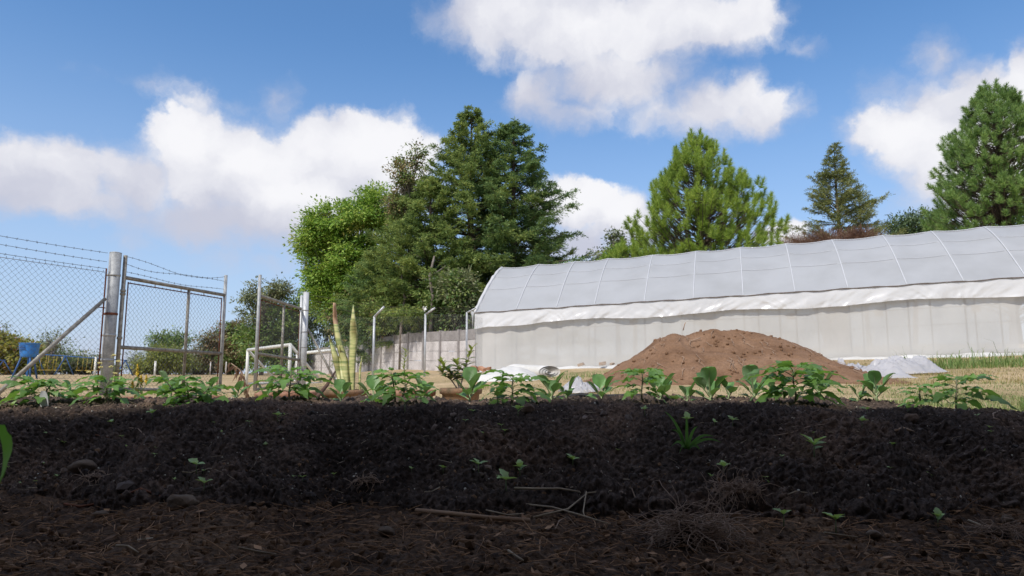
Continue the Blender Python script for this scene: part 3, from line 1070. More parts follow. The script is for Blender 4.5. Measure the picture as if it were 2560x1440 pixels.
# ------------------------------------------------------------------ unseen lean-to cover added behind the camera to shade the path and bed front
shade_cover = thing('open_shed', 'open lean-to shed whose roof shades the path and the bed front', 'shed', (0, -1.5, 0))
ROOF_Y, ROOF_Z = 0.90, EYE + 2.35
b = MB()
b.grid(lambda s, t: (-9 + 16 * s, -2.2 + (ROOF_Y + 2.2) * t, ROOF_Z + 0.55 - 0.55 * t + 0.02 * math.sin(s * 12 * 40)), 480, 4)
b.build('roof', MT['roof_metal'], shade_cover)
b = MB(); b.box((-1, -2.1, 1.45), (16, 0.15, 3.4)); b.build('wall', MT['block'], shade_cover, smooth=False)
for x in (-8.5, 6.5):
    b = MB(); b.tube([(x, 0.7, -0.1), (x, 0.7, ROOF_Z)], 0.05, 8); b.build('post', MT['bark_grey'], shade_cover)

# ------------------------------------------------------------------ fences and gates


def chain_mesh(A, Bp, h0, h1, name, parent, cell=0.085, r=0.0024, mat='wire_dark', zlift=None):
    """woven wire between two upright lines at A and Bp (points at the foot), from height h0 to h1 (absolute z pairs)"""
    A, Bp = Vector(A), Vector(Bp)
    Lh = (Vector((Bp.x, Bp.y, 0)) - Vector((A.x, A.y, 0))).length
    nx = max(2, int(Lh / (cell / 2)))
    nrm = Vector((Bp.y - A.y, A.x - Bp.x, 0)).normalized()
    (za0, za1), (zb0, zb1) = h0, h1
    nz = int((za1 - za0) / (cell / 2))
    b = MB()
    for i in range(nx):
        pts = []
        for k in range(nz + 1):
            s = (i + (k + i) % 2) / nx
            t = k / nz
            p = A.lerp(Bp, s)
            z0 = za0 + (zb0 - za0) * s
            z1 = za1 + (zb1 - za1) * s
            pts.append(Vector((p.x, p.y, z0 + (z1 - z0) * t)) + nrm * (0.004 if k % 2 else -0.004))
        b.tube(pts, r, 3, cap=False)
        # twisted end at the top
        b.tube([pts[-1], pts[-1] + Vector((0.0, 0, 0.03))], r * 1.3, 3, cap=False)
    o = b.build(name, MT[mat], parent)
    o["kind"] = 'stuff'
    return o


def barbed(A, Bp, parent, sag=0.04, kink=0.0, r=0.0032, step=0.13):
    A, Bp = Vector(A), Vector(Bp)
    L = (Bp - A).length
    n = max(6, int(L / 0.12))
    b = MB()
    pts = []
    for i in range(n + 1):
        t = i / n
        p = A.lerp(Bp, t)
        p.z -= sag * 4 * t * (1 - t) - kink * math.sin(t * 9)
        pts.append(p)
    b.tube(pts, r, 4)
    d = (Bp - A).normalized()
    for i in range(1, int(L / step)):
        t = i * step / L
        p = A.lerp(Bp, t)
        p.z -= sag * 4 * t * (1 - t) - kink * math.sin(t * 9)
        for k in (-1, 1):
            q = Vector((random.uniform(-.4, .4), k * 0.5, random.choice((-1, 1)))).normalized() * 0.018
            b.tube([p - q + d * 0.004 * k, p + q + d * 0.004 * k], 0.0022, 3)
    return b.build('barbed_wire', MT['wire_barb'], parent)


# -- left gate post
pt, pb = P(288, 633, 10.5), P(264, 985, 10.5)
GPX, GPY = (pt.x + pb.x) / 2, 10.5
gz = ground(GPX, GPY)
post = thing('gate_post', 'thick grey steel gate post with rusty collar and barbed wire ends', 'post', (GPX, GPY, gz))
b = MB(); b.tube([(GPX, GPY, gz - .3), (GPX, GPY, pt.z)], 0.085, 20); b.build('pole', MT['steel'], post)
b = MB(); b.lathe([(0.086, 0), (0.086, 0.012), (0.05, 0.022), (0, 0.024)], 20, (GPX, GPY, pt.z - .004)); b.build('cap', MT['steel'], post)
for py, mt in ((688, 'steel'), (785, 'rust'), (838, 'steel'), (900, 'steel')):
    z = P(280, py, 10.5).z
    b = MB(); b.lathe([(0.0855, -.018), (0.093, -.016), (0.093, .016), (0.0855, .018)], 20, (GPX, GPY, z))
    b.box((GPX - 0.105, GPY - .01, z), (0.04, 0.02, 0.03))
    b.build('collar', MT[mt], post)
hp = P(297, 800, 10.62)
b = MB(); b.tube([(GPX + .105, GPY + .09, gz - .2), (GPX + .105, GPY + .09, pt.z - .02)], 0.030, 10); b.build('hinge_pipe', MT['steel_old'], post)
for py in (727, 735, 845):
    z = P(290, py, 10.6).z
    b = MB(); b.lathe([(0.031, -.02), (0.040, -.018), (0.040, .018), (0.031, .02)], 12, (GPX + .105, GPY + .09, z)); b.build('hinge', MT['steel_old'], post)

# -- fence running from the post towards the camera, off the left of the picture
fence = thing('chain_link_fence', 'rusty-edged chain-link fence panel with three barbed wires left of the thick gate post', 'fence', (GPX, GPY, gz), 0, 'chain-link fences')
fdir = (Vector((P(0, 800, 9.1).x, 9.1, 0)) - Vector((GPX, GPY, 0))).normalized()
FA = Vector((GPX, GPY, 0)) + fdir * 0.13
FB = Vector((GPX, GPY, 0)) + fdir * 4.4
ztopA, ztopB = P(268, 681, 10.4).z, P(0, 645, 9.1).z
FBk = (FB - FA).length / (Vector((P(0, 800, 9.1).x, 9.1, 0)) - FA).length
ztopB = ztopA + (ztopB - ztopA) * FBk
zgA, zgB = ground(FA.x, FA.y), ground(FB.x, FB.y)
chain_mesh(FA, FB, (zgA + .03, ztopA), (zgB + .03, ztopB), 'chain_link_mesh', fence)
b = MB(); b.tube([(FA.x, FA.y, zgA), (FA.x, FA.y, ztopA + .06)], 0.011, 6); b.build('tension_rod', MT['rust'], fence)
b = MB(); b.tube([(FA.x, FA.y, ztopA), (FB.x, FB.y, ztopB)], 0.004, 4); b.build('top_wire', MT['wire'], fence)
for (pyA, pyB) in ((633, 585), (655, 606), (672, 628)):
    za = P(272, pyA, 10.4).z
    zb = za + (P(0, pyB, 9.1).z - za) * FBk
    barbed((FA.x, FA.y, za), (FB.x, FB.y, zb), fence, sag=0.05)
ba, bb = P(263, 747, 10.38), P(-40, 1022, 8.75)
bb.z = ground(bb.x, bb.y) - .05
b = MB(); b.tube([ba, bb], 0.027, 10); b.build('brace', MT['steel_old'], fence)
b = MB(); b.tube([P(246, 768, 10.25), P(263, 770, 10.4)], 0.008, 6); b.build('brace_bolt', MT['rust'], fence)
# end post beyond the picture
b = MB(); b.tube([(FB.x, FB.y, zgB - .2), (FB.x, FB.y, ztopB + .4)], 0.04, 10); b.build('post', MT['steel'], fence)


def gate_leaf(label, hinge, end, ztop_h, ztop_e, zmid_h, zmid_e, zend_top, mul_t, hinge_stile, name='gate_leaf', bw=(), flip=1, mesh_r=0.0024):
    g = thing(name, label, 'gate', (hinge.x, hinge.y, ground(hinge.x, hinge.y)), 0, 'gate leaves of the double gate')
    zh, ze = ground(hinge.x, hinge.y) + .08, ground(end.x, end.y) + .02

    def at(t, z0, z1):
        p = hinge.lerp(end, t)
        return Vector((p.x, p.y, z0 + (z1 - z0) * t))
    b = MB(); b.tube([at(0, ztop_h, ztop_e), at(1, ztop_h, ztop_e)], 0.030, 10); b.build('top_rail', MT['steel_old'], g)
    b = MB(); b.tube([at(0, zmid_h, zmid_e), at(1, zmid_h, zmid_e)], 0.030, 10); b.build('middle_rail', MT['steel_old'], g)
    b = MB(); b.tube([at(1, 0, ze), at(1, 0, zend_top)], 0.030, 10); b.build('end_stile', MT['steel'], g)
    if hinge_stile:
        b = MB(); b.tube([at(0, zh, 0), at(0, ztop_h + .3, 0)], 0.030, 10); b.build('hinge_stile', MT[hinge_stile], g)
    b = MB(); b.tube([at(mul_t, zh, ze), at(mul_t, ztop_h, ztop_e)], 0.026, 10); b.build('mullion', MT['steel_old'], g)
    b = MB(); b.tube([at(0, zh + .02, ze + .02), at(1, zh + .02, ze + .02)], 0.028, 8); b.build('bottom_rail', MT['steel_old'], g)
    # rusty rods that stretch the wire
    for (t0, z0, t1, z1) in ((.035, zh + .05, .035, ztop_h - .06), (.965, ze + .05, .965, ztop_e - .06)):
        p0, p1 = at(t0, z0, z0), at(t1, z1, z1)
        b = MB(); b.tube([p0, p1], 0.010, 5); b.build('tension_rod', MT['rust'], g)
    b = MB(); b.tube([at(.035, ztop_h - .075, ztop_e - .075), at(.965, ztop_h - .075, ztop_e - .075)], 0.010, 5); b.build('tension_rod', MT['rust'], g)
    for k in (.27, .52, .76):
        b = MB(); b.tube([at(k, ztop_h + .035, ztop_e + .035), at(k, ztop_h - .085, ztop_e - .085)], 0.008, 4); b.build('wire_tie', MT['steel'], g)
    A = at(.035, 0, 0); Bq = at(.965, 0, 0)
    chain_mesh(A, Bq, (zh + .05, ztop_h - .08), (ze + .05, ztop_e - .08), 'chain_link_mesh', g, cell=0.082, r=mesh_r)
    for (z0, z1, sg, kk) in bw:
        barbed(at(0, z0, z0), at(1, z1, z1), g, sag=sg, kink=kk)
    return g


LH = Vector((GPX + .11, GPY + .09, 0))
pe = P(561, 760, 12.8)
LE = Vector((pe.x, pe.y, 0))
gl = gate_leaf('chain-link gate leaf hung on the thick post, sagging to the right under barbed wire', LH, LE,
               P(300, 694, 10.6).z, P(562, 738, 12.8).z, P(290, 868, 10.6).z, P(553, 884, 12.8).z, P(566, 688, 12.8).z, 0.60, None,
               bw=((P(300, 641, 10.6).z, P(565, 705, 12.8).z, .05, .02), (P(300, 659, 10.6).z, P(565, 690, 12.8).z, .09, -.02),
                   (P(300, 679, 10.6).z, P(565, 724, 12.8).z, .04, .01)))
# -- right gate post and leaf
RY = 15.3
rp = P(760, 800, RY); RX = P(761, 850, RY).x
rz = ground(RX, RY)
rtop = P(762, 731, RY).z
rpost = thing('gate_post', 'slimmer pale grey gate post with banded joints, right of the gate gap', 'post', (RX, RY, rz))
b = MB(); b.tube([(RX, RY, rz - .3), (RX, RY, rtop)], 0.064, 16); b.build('pole', MT['steel_pale'], rpost)
b = MB(); b.lathe([(0.065, 0), (0.065, .01), (0, .018)], 16, (RX, RY, rtop - .003)); b.build('cap', MT['steel_pale'], rpost)
for py in (776, 830, 868, 925):
    z = P(760, py, RY).z
    b = MB(); b.lathe([(0.0645, -.014), (0.069, -.012), (0.069, .012), (0.0645, .014)], 16, (RX, RY, z)); b.build('collar', MT['steel'], rpost)
b = MB(); b.tube([(RX + .07, RY, P(768, 822, RY).z), Vector((P(850, 950, 15.0).x, 15.0, ground(P(850, 950, 15.0).x, 15.0) - .05))], 0.026, 8); b.build('brace', MT['steel_old'], rpost)
RH = Vector((RX - .10, RY, 0))
pe = P(645, 800, 12.8)
RE = Vector((pe.x, pe.y, 0))
gr = gate_leaf('narrow-looking gate leaf standing ajar against the pale post', RH, RE,
               P(757, 772, RY).z, P(652, 739, 12.8).z, P(752, 900, RY).z, P(644, 884, 12.8).z, P(648, 687, 12.8).z, 0.45, 'steel_pale',
               bw=((P(757, 735, RY).z, P(648, 695, 12.8).z, .05, .02),), mesh_r=0.0021)

# -- fence with arms, from the pale post to the greenhouse
fb = thing('chain_link_fence', 'chain-link fence on posts with angled top arms beside the greenhouse', 'fence', (RX, RY, rz), 0, 'chain-link fences')
arms = []
for (bx, tx, ty, ax, ay, Y) in ((932, 936, 791, 960, 767, 17.0), (1061, 1064, 785, 1087, 770, 18.6), (1165, 1168, 781, 1189, 771, 20.3)):
    p = P((bx + tx) / 2, 860, Y)
    zt = P(tx, ty, Y).z
    za = P(ax, ay, Y - .15).z
    xa = P(ax, ay, Y - .15).x
    g0 = ground(p.x, Y)
    b = MB(); b.tube([(p.x, Y, g0 - .2), (p.x, Y, zt)], 0.030, 8); pp = b.build('post', MT['steel_pale'], fb)
    b = MB(); b.tube([(p.x, Y, zt - .01), (xa, Y - .15, za)], 0.028, 8); b.build('arm', MT['steel_pale'], pp)
    arms.append((Vector((p.x, Y, g0)), zt, Vector((xa, Y - .15, za))))
prev = (Vector((RX + .07, RY, rz)), P(768, 775, RY).z, Vector((RX + .05, RY, rtop - .05)))
for seg in arms:
    chain_mesh(prev[0], seg[0], (prev[0].z + .04, prev[1]), (seg[0].z + .04, seg[1] - .06), 'chain_link_mesh', fb, cell=0.085, r=0.0019, mat='wire')
    for k in (1.0, .62, .25):
        b = MB()
        a0 = Vector((prev[0].x, prev[0].y, prev[1])).lerp(prev[2], k)
        a1 = Vector((seg[0].x, seg[0].y, seg[1])).lerp(seg[2], k)
        b.tube([a0, a1], 0.003, 4)
        b.build('barbed_wire', MT['wire_barb'], fb)
    prev = seg
ef = Vector((-0.95, 22.0, ground(-0.95, 22.0)))
chain_mesh(prev[0], ef, (prev[0].z + .04, prev[1] - .06), (ef.z + .04, prev[1] - .06), 'chain_link_mesh', fb, cell=0.085, r=0.0019, mat='wire')
# white rag caught on the wire
rg = MB(); q = P(1057, 777, 18.5)
rg.grid(lambda s, t: (q.x + .10 * s + .02 * math.sin(t * 7), q.y - .03 + .03 * math.sin(s * 6 + t * 4), q.z + .10 * t + .03 * math.sin(s * 9)), 6, 6)
tag(rg.build('rag', MT['white_paint'], origin=q), 'small white rag caught on the wire beside the middle angled post', 'rag')

# ------------------------------------------------------------------ football goals


def goal(label, l_top, r_top, depth, name='football_goal', r=0.045):
    gz0, gz1 = ground(l_top.x, l_top.y), ground(r_top.x, r_top.y)
    g = thing(name, label, 'goal', ((l_top.x + r_top.x) / 2, (l_top.y + r_top.y) / 2, min(gz0, gz1)), 0, 'white football goals')
    for tp, z in ((l_top, gz0), (r_top, gz1)):
        b = MB(); b.tube([(tp.x, tp.y, z - .1), tp], r, 8); b.build('post', MT['white_paint'], g)
        bk = tp + depth; bk.z = ground(bk.x, bk.y)
        b = MB(); b.tube([tp, bk], r * .8, 8); b.build('stay', MT['white_paint'], g)
        b = MB(); b.tube([bk, (tp.x, tp.y, z + .04)], r * .8, 8); b.build('ground_bar', MT['white_paint'], g)
    b = MB(); b.tube([l_top, r_top], r, 8); b.build('crossbar', MT['white_paint'], g)
    return g


goal('white football goal seen through the right-hand gate leaf', P(620, 875, 22), P(726, 862, 19), Vector((.55, 1.4, 0)), r=0.05)
goal('white football goal behind the snake plant, in front of the concrete wall', P(744, 884, 24), P(850, 874, 24), Vector((-.5, 1.3, 0)), r=0.055)

# ------------------------------------------------------------------ playground
PLY = 40.0
tb = P(72, 892, PLY)
tub = thing('water_drum', 'bright blue plastic drum on splayed blue legs', 'drum', (tb.x, tb.y, ground(tb.x, tb.y)))
zt0, zt1 = P(72, 893, PLY).z, P(72, 858, PLY).z
hh = zt1 - zt0
b = MB()
b.lathe([(0, 0), (.40, 0), (.43, .04), (.455, .3 * hh), (.46, .34 * hh), (.475, .55 * hh), (.48, .6 * hh), (.50, .8 * hh), (.505, .84 * hh), (.515, hh), (.54, hh), (.54, hh - .05), (.53, hh - .05)], 28, (tb.x, tb.y, zt0))
body = b.build('body', MT['blue_tub'], tub)
for k in (.55, .68, .8):
    b = MB(); b.box((tb.x - .12, tb.y - .49, zt0 + k * hh), (.42, .05, .035)); b.build('rib', MT['blue_paint'], body)
for sx, sy in ((-1, -1), (1, -1), (-.3, 1), (.45, 1), (0, 0)):
    fx, fy = tb.x + .55 * sx, tb.y + .5 * sy
    b = MB(); b.tube([(fx, fy, ground(fx, fy) - .05), (tb.x + .25 * sx, tb.y + .25 * sy, zt0 + .02)], .05, 6); b.build('leg', MT['blue_paint'] if sx else MT['blue_tub'], tub)

SWY = 52.0


def swing_frame(label, pxs, tops, legs_px, chains, name, Y=SWY, legsp=1.0):
    L0, L1 = P(pxs[0], tops[0], Y), P(pxs[1], tops[1], Y)
    g = thing(name, label, 'swing set', ((L0.x + L1.x) / 2, Y, ground((L0.x + L1.x) / 2, Y)), 0, 'blue playground frames')
    b = MB(); b.tube([L0, L1], .040, 8); b.build('top_bar', MT['blue_paint'], g)
    for t in legs_px:
        p = L0.lerp(L1, t)
        for k in (-1, 1):
            fx, fy = p.x + .42 * k * legsp, p.y + .5 * k
            b = MB(); b.tube([p, (fx, fy, ground(fx, fy) - .05)], .042, 6); b.build('leg', MT['blue_paint'], g)
    for t in chains:
        p = L0.lerp(L1, t)
        gz_ = ground(p.x, p.y)
        for k in (-.2, .2):
            b = MB(); b.tube([p + Vector((k, 0, 0)), (p.x + k, p.y - .1, gz_ + .35)], .018, 4); b.build('chain', MT['yellow'], g)
        b = MB(); b.box((p.x, p.y - .1, gz_ + .36), (.5, .2, .04)); b.build('seat', MT['yellow'], g)
    return g


swing_frame('long blue swing frame with yellow chains, behind the thick gate post', (88, 318), (885, 901), (0.02, 0.33, 0.98), (.10, .18, .27, .5, .6, .68), 'swing_frame')
swing_frame('short blue bar frame at the very left, beside the blue drum', (-60, 14), (899, 901), (0.03, 0.94), (), 'swing_frame', legsp=1.1)
for px, pt_, pb_, Y, lab in ((240, 893, 935, 46, 'white marker post rising behind the foot of the thick gate post'),
                             (389, 903, 936, 46, 'short white marker post in front of the bright green bush')):
    q = P(px, pt_, Y)
    m_ = MB(); m_.tube([(q.x, Y, ground(q.x, Y) - .1), q], .07, 8)
    m_.lathe([(.07, 0), (.072, .01), (0, .02)], 8, (q.x, Y, q.z - .002))
    tag(m_.build('marker_post', MT['white_paint'], origin=(q.x, Y, ground(q.x, Y))), lab, 'post', 'white marker posts')
for px in (480, 527, 566):
    q = P(px, 905, 60)
    m_ = MB(); m_.tube([(q.x, 60, ground(q.x, 60) - .1), q], .05, 6); m_.lathe([(.05, 0), (.02, .03), (0, .03)], 6, (q.x, 60, q.z))
    tag(m_.build('far_fence_post', MT['concrete'], origin=(q.x, 60, ground(q.x, 60))), 'thin pale fence post at the far edge of the field', 'post', 'thin posts along the far edge of the field')

# ------------------------------------------------------------------ precast concrete wall
W0, W1 = Vector((-0.4, 31.0)), Vector((-18.4, 59.8))
wd = (W1 - W0); wl = wd.length; wd.normalize()
wall = thing('concrete_wall', 'pale precast concrete wall running from the greenhouse to the goals', 'wall', (W0.x, W0.y, ground(W0.x, W0.y)))
nb = int(wl / 2.0)
wnorm = Vector((wd.y, -wd.x))
rotw = Matrix.Rotation(math.atan2(wd.y, wd.x), 3, 'Z')


def wall_top(k):
    """absolute height of the wall top at metre k"""
    pY = (W0 + wd * k)
    t = k / wl
    return 2.20 + EYE + 0.0 * t


slab = None
for i in range(nb + 1):
    p = W0 + wd * (i * wl / nb)
    g0 = ground(p.x, p.y)
    if i == 0:
        gref = g0
    H = 2.15 + 0.03 * random.uniform(-1, 1)
    b = MB(); b.box((p.x, p.y, g0 + H / 2 - .1), (.16, .20, H + .2), rotw)
    b.build('post', MT['concrete_dark'], wall, smooth=False)
    if i < nb:
        p2 = W0 + wd * ((i + 1) * wl / nb)
        c = (p + p2) / 2
        g1 = ground(p2.x, p2.y)
        L = (p2 - p).length - .17
        for k in range(4):
            hk = .53
            zc = (g0 + g1) / 2 + hk * (k + .5) - .02
            bb_ = MB()
            bb_.box((0, 0, 0), (L, .07 + .012 * random.random(), hk - .018))
            ang = math.asin(max(-.3, min(.3, (g1 - g0) / (p2 - p).length)))
            rr = rotw @ Matrix.Rotation(-ang, 3, 'Y')
            bb_.v = [tuple(rr @ Vector(v)) for v in bb_.v]
            o = bb_.build('panel', MT['concrete'] if k < 3 else MT['concrete_dark'], None, smooth=False)
            o.location = (c.x + wnorm.x * .004 * random.uniform(-1, 1), c.y, zc)
            attach(o, wall)

# ------------------------------------------------------------------ greenhouse
# eave line, from the far left end to the near right end
E_PX = [1188, 1289, 1390, 1485, 1610, 1733, 1858, 1988, 2121, 2268, 2410, 2566, 2740]
TAN = 0.33
KY = 25.3 * (1 + ((1188 - 1280) / FPX) * TAN)


def eave_xy(px):
    u = (px - 1280) / FPX
    # horizontal direction through px at eye level; the small effect of the pitch on x is within a few cm
    Y = KY / (1 + u * TAN)
    return u, Y


def eave_pt(px):
    u, Y = eave_xy(px)
    py = 786 + (707 - 786) * (px - 1188) / (2410 - 1188) - 3
    return P(px, py, Y)


E0, E1 = eave_pt(1188), eave_pt(2740)
along = (Vector((E1.x, E1.y, 0)) - Vector((E0.x, E0.y, 0))).normalized()
perp = Vector((-along.y, along.x, 0))
HALF, RISE = 3.1, 2.18
gh = thing('greenhouse', 'long white plastic-film tunnel greenhouse with skirt along its eave', 'greenhouse', (E0.x, E0.y, ground(E0.x, E0.y)))
GL = (Vector((E1.x, E1.y, 0)) - Vector((E0.x, E0.y, 0))).length


def eave(s):
    p = E0.lerp(E1, s)
    return p


def arch(a):
    """a 0 at the front eave, .5 ridge, 1 back eave -> (offset across, rise)"""
    q = a * 2 if a <= .5 else (1 - a) * 2
    off = HALF * q
    rise = RISE * (1.0 * math.sin(q * math.pi / 2) * .40 + .60 * q)
    if a > .5:
        off = 2 * HALF - off
    return off, rise


ss = [((eave_pt(px) - E0).dot(along)) / (E1 - E0).dot(along) for px in E_PX]


def roof_pt(s, a, out=0.0):
    off, rise = arch(a)
    p = eave(s) + perp * off
    # film sags a little between the ribs
    k = min(range(len(ss)), key=lambda i: abs(ss[i] - s))
    lo = max([x for x in ss if x <= s + 1e-6], default=0); hi = min([x for x in ss if x > s + 1e-6], default=1)
    f = (s - lo) / max(hi - lo, 1e-6)
    sag = .075 * 4 * f * (1 - f) * math.sin(math.pi * min(1, a * 2 if a < .5 else (1 - a) * 2) * .5 + .3)
    nrm = Vector((0, 0, 1)) * math.sin(math.pi * a) - perp * math.cos(math.pi * a)
    return p + Vector((0, 0, rise)) + nrm * (out - sag)


b = MB(); b.grid(lambda s, t: roof_pt(s, t), 150, 36); b.build('roof_cover', MT['roof_film'], gh)
for s in ss:
    b = MB(); b.tube([roof_pt(s, k / 24, .006) for k in range(25)], .019, 6); b.build('rib', MT['pipe_white'], gh)
for a in (.20, .335, .5, .665, .8):
    b = MB(); b.tube([roof_pt(k / 60, a, .015) for k in range(61)], .007 if a != .5 else .015, 5); b.build('purlin', MT['pipe_white'], gh)
# bunched film edge over the left end arch
b = MB(); b.tube([roof_pt(0, k / 30, .0) + along * -.03 + Vector((0, 0, .02 * math.sin(k * 2.1))) for k in range(31)], [.05 + .03 * abs(math.sin(k * 1.7)) for k in range(31)], 7)
b.build('end_hem', MT['skirt_film'], gh)


def base_pt(s, inset=0.06):
    p = eave(s) + perp * inset
    return Vector((p.x, p.y, ground(p.x, p.y)))


# front net wall
b = MB()


def net(s, t):
    top = eave(s) + perp * .06
    lo = base_pt(s)
    p = lo.lerp(Vector((top.x, top.y, top.z + .02)), t)
    return p + perp * (.012 * math.sin(s * 160) * math.sin(t * 3.14) + .02 * float(fbm(np.array([s * 40.]), np.array([t * 3.]), 2, 3)[0]))


b.grid(net, 160, 10); b.build('side_net', MT['wall_net'], gh)
# end wall net
b = MB()


def endw(s, t):
    q = s
    off, rise = arch(q)
    p = E0 + perp * (off + (.05 if off < 3 else -.05)) + along * .05
    top = p + Vector((0, 0, rise - .03))
    lo = Vector((p.x, p.y, ground(p.x, p.y)))
    return lo.lerp(top, t)


b.grid(endw, 30, 12); b.build('end_net', MT['wall_net'], gh)
b = MB(); b.grid(lambda s, t: (lambda p: (p.x, p.y, ground(p.x, p.y) * (1 - t) + (p.z + .02) * t))(eave(s) + perp * (2 * HALF - .06)), 40, 3)
b.build('back_net', MT['wall_net'], gh)
# posts: one under each rib and one between, a little behind the net
for i, s in enumerate(ss):
    p = base_pt(s, .10)
    b = MB(); b.tube([p - Vector((0, 0, .1)), Vector((p.x, p.y, eave(s).z))], .026, 6); b.build('post', MT['frame_grey'], gh)
    if i < len(ss) - 1:
        for f in ((.42,) if i % 2 else (.3, .72)):
            s2 = s + (ss[i + 1] - s) * f
            p = base_pt(s2, .9 if f != .42 else .25)
            b = MB(); b.tube([p, Vector((p.x, p.y, eave(s2).z))], .024, 5); b.build('inner_post', MT['frame_grey'], gh)
for dz, ins in ((.42, .12), (.72, .30), (1.25, .13)):
    b = MB(); b.tube([(eave(k / 20) + perp * ins - Vector((0, 0, dz))) for k in range(21)], .012, 5); b.build('side_rail', MT['frame_grey'], gh)
# skirt of glossy film under the eave
b = MB()


def skirt(s, t):
    p = eave(s)
    wob = float(fbm(np.array([s * 42. + t * 1.3]), np.array([t * 1.1]), 3, 77)[0])
    w2 = float(fbm(np.array([s * 110. + t * 4 * math.sin(s * 31)]), np.array([t * .9]), 2, 78)[0])
    drop = .52 + .05 * math.sin(s * 23) + .025 * wob + (.10 if s < .03 else 0) * (1 - s / .03)
    outw = .05 + .05 * t + (.055 * wob + .024 * w2) * (0.05 + t)
    return p - perp * outw + Vector((0, 0, .02 - drop * t))


b.grid(skirt, 520, 18); b.build('skirt', MT['skirt_film'], gh)
b = MB(); b.tube([eave(k / 120) - perp * (.07 + .012 * math.sin(k * 1.3)) + Vector((0, 0, .005 + .018 * math.sin(k * .7) * math.sin(k * .23))) for k in range(121)],
                 [.014 + .008 * abs(math.sin(k * 1.1)) for k in range(121)], 5); b.build('eave_rope', MT['rope'], gh)
# the skirt's loose corner at the left end
b = MB(); b.grid(lambda s, t: E0 - along * (.04 + .26 * s * (1 - .3 * t)) + perp * (.25 * s) + Vector((0, 0, .15 * s - (.60 - .25 * s) * t + .03 * math.sin(5 * t + 4 * s))) - perp * (.05 + .08 * t) * (1 - s), 10, 12)
b.build('skirt_corner', MT['skirt_film'], gh)
for px, py in ((1582, 808), (1779, 804), (1977, 791), (2197, 783), (2440, 771)):
    u, Y = eave_xy(px)
    q = P(px, py, Y + .25)
    b = MB(); b.box((0, 0, 0), (.24, .012, .20)); ang = math.atan2(along.y, along.x)
    b.v = [tuple(Matrix.Rotation(ang, 3, 'Z') @ Vector(v)) for v in b.v]
    o = b.build('trap_card', MT['patch'], None, smooth=False); o.location = q - perp * .0
    attach(o, gh)
# pale bundle seen through the net
q = P(1425, 905, 25.6)
b = MB(); b.lathe([(0, 0), (.42, .02), (.5, .2), (.38, .42), (.15, .52), (0, .54)], 14, (q.x, q.y, ground(q.x, q.y))); b.build('sack', MT['sheet_white'], gh)

# ------------------------------------------------------------------ ground cloth, rolls, bricks
gc = MB()


def cloth(px0, px1, wid, seed, s0, s1):
    def f(s, t):
        sx = s0 + (s1 - s0) * s
        p = base_pt(sx, .02)
        w = wid * (1 + .25 * math.sin(sx * 31 + seed))
        q = p - perp * (w * t)
        z = ground(q.x, q.y) + .03 + .035 * float(fbm(np.array([sx * 60.]), np.array([t * 3.]), 3, seed)[0]) + .05 * math.sin(t * math.pi) * (.5 + .5 * math.sin(sx * 70))
        z -= .09 * max(0, t - .85) / .15
        return Vector((q.x, q.y, z))
    return f


b = MB(); b.grid(cloth(0, 0, 1.7, 5, .005, .34), 70, 14)
q0 = base_pt(.1)
tag(b.build('ground_cloth', MT['sheet_white'], origin=q0), 'white ground cloth spread at the foot of the greenhouse, left of the earth heap', 'ground cloth', 'white cloths along the greenhouse foot')
b = MB(); b.grid(cloth(0, 0, 1.1, 9, .60, 1.0), 80, 12)
q0 = base_pt(.8)
tag(b.build('ground_cloth', MT['sheet_white'], origin=q0), 'narrow white ground cloth at the greenhouse foot behind the tall grass', 'ground cloth', 'white cloths along the greenhouse foot')
# rolled end
rc = P(1376, 938, 15.5)
gzr = ground(rc.x, rc.y)
b = MB()
turns, npt = 3.6, 90
ax = Vector((-.92, .38, 0)); nx_ = Vector((.85, .15, 0)).normalized()


def roll(s, t):
    a = s * turns * 2 * math.pi
    r = .03 + .17 * s
    return Vector((rc.x, rc.y, gzr + .14)) + nx_ * (r * 1.35 * math.cos(a)) + Vector((0, 0, r * .72 * math.sin(a))) + ax * (.85 * t) + Vector((0, 0, .05 * t * math.sin(s * 9)))


b.grid(roll, npt, 6)
tag(b.build('fabric_roll', MT['sheet_white'], origin=(rc.x, rc.y, gzr)), 'loosely rolled end of white cloth showing its spiral', 'roll')
b = MB()
hc = P(1262, 940, 14.5)
hg = ground(hc.x, hc.y)


def heapc(s, t):
    a = s * 2 * math.pi
    r = t
    x = hc.x + .85 * r * math.cos(a); y = hc.y + .6 * r * math.sin(a)
    z = ground(x, y) + .30 * (1 - r ** 2.2) + .10 * float(fbm(np.array([x * 3.]), np.array([y * 3.]), 4, 4)[0]) - .02
    return Vector((x, y, z))


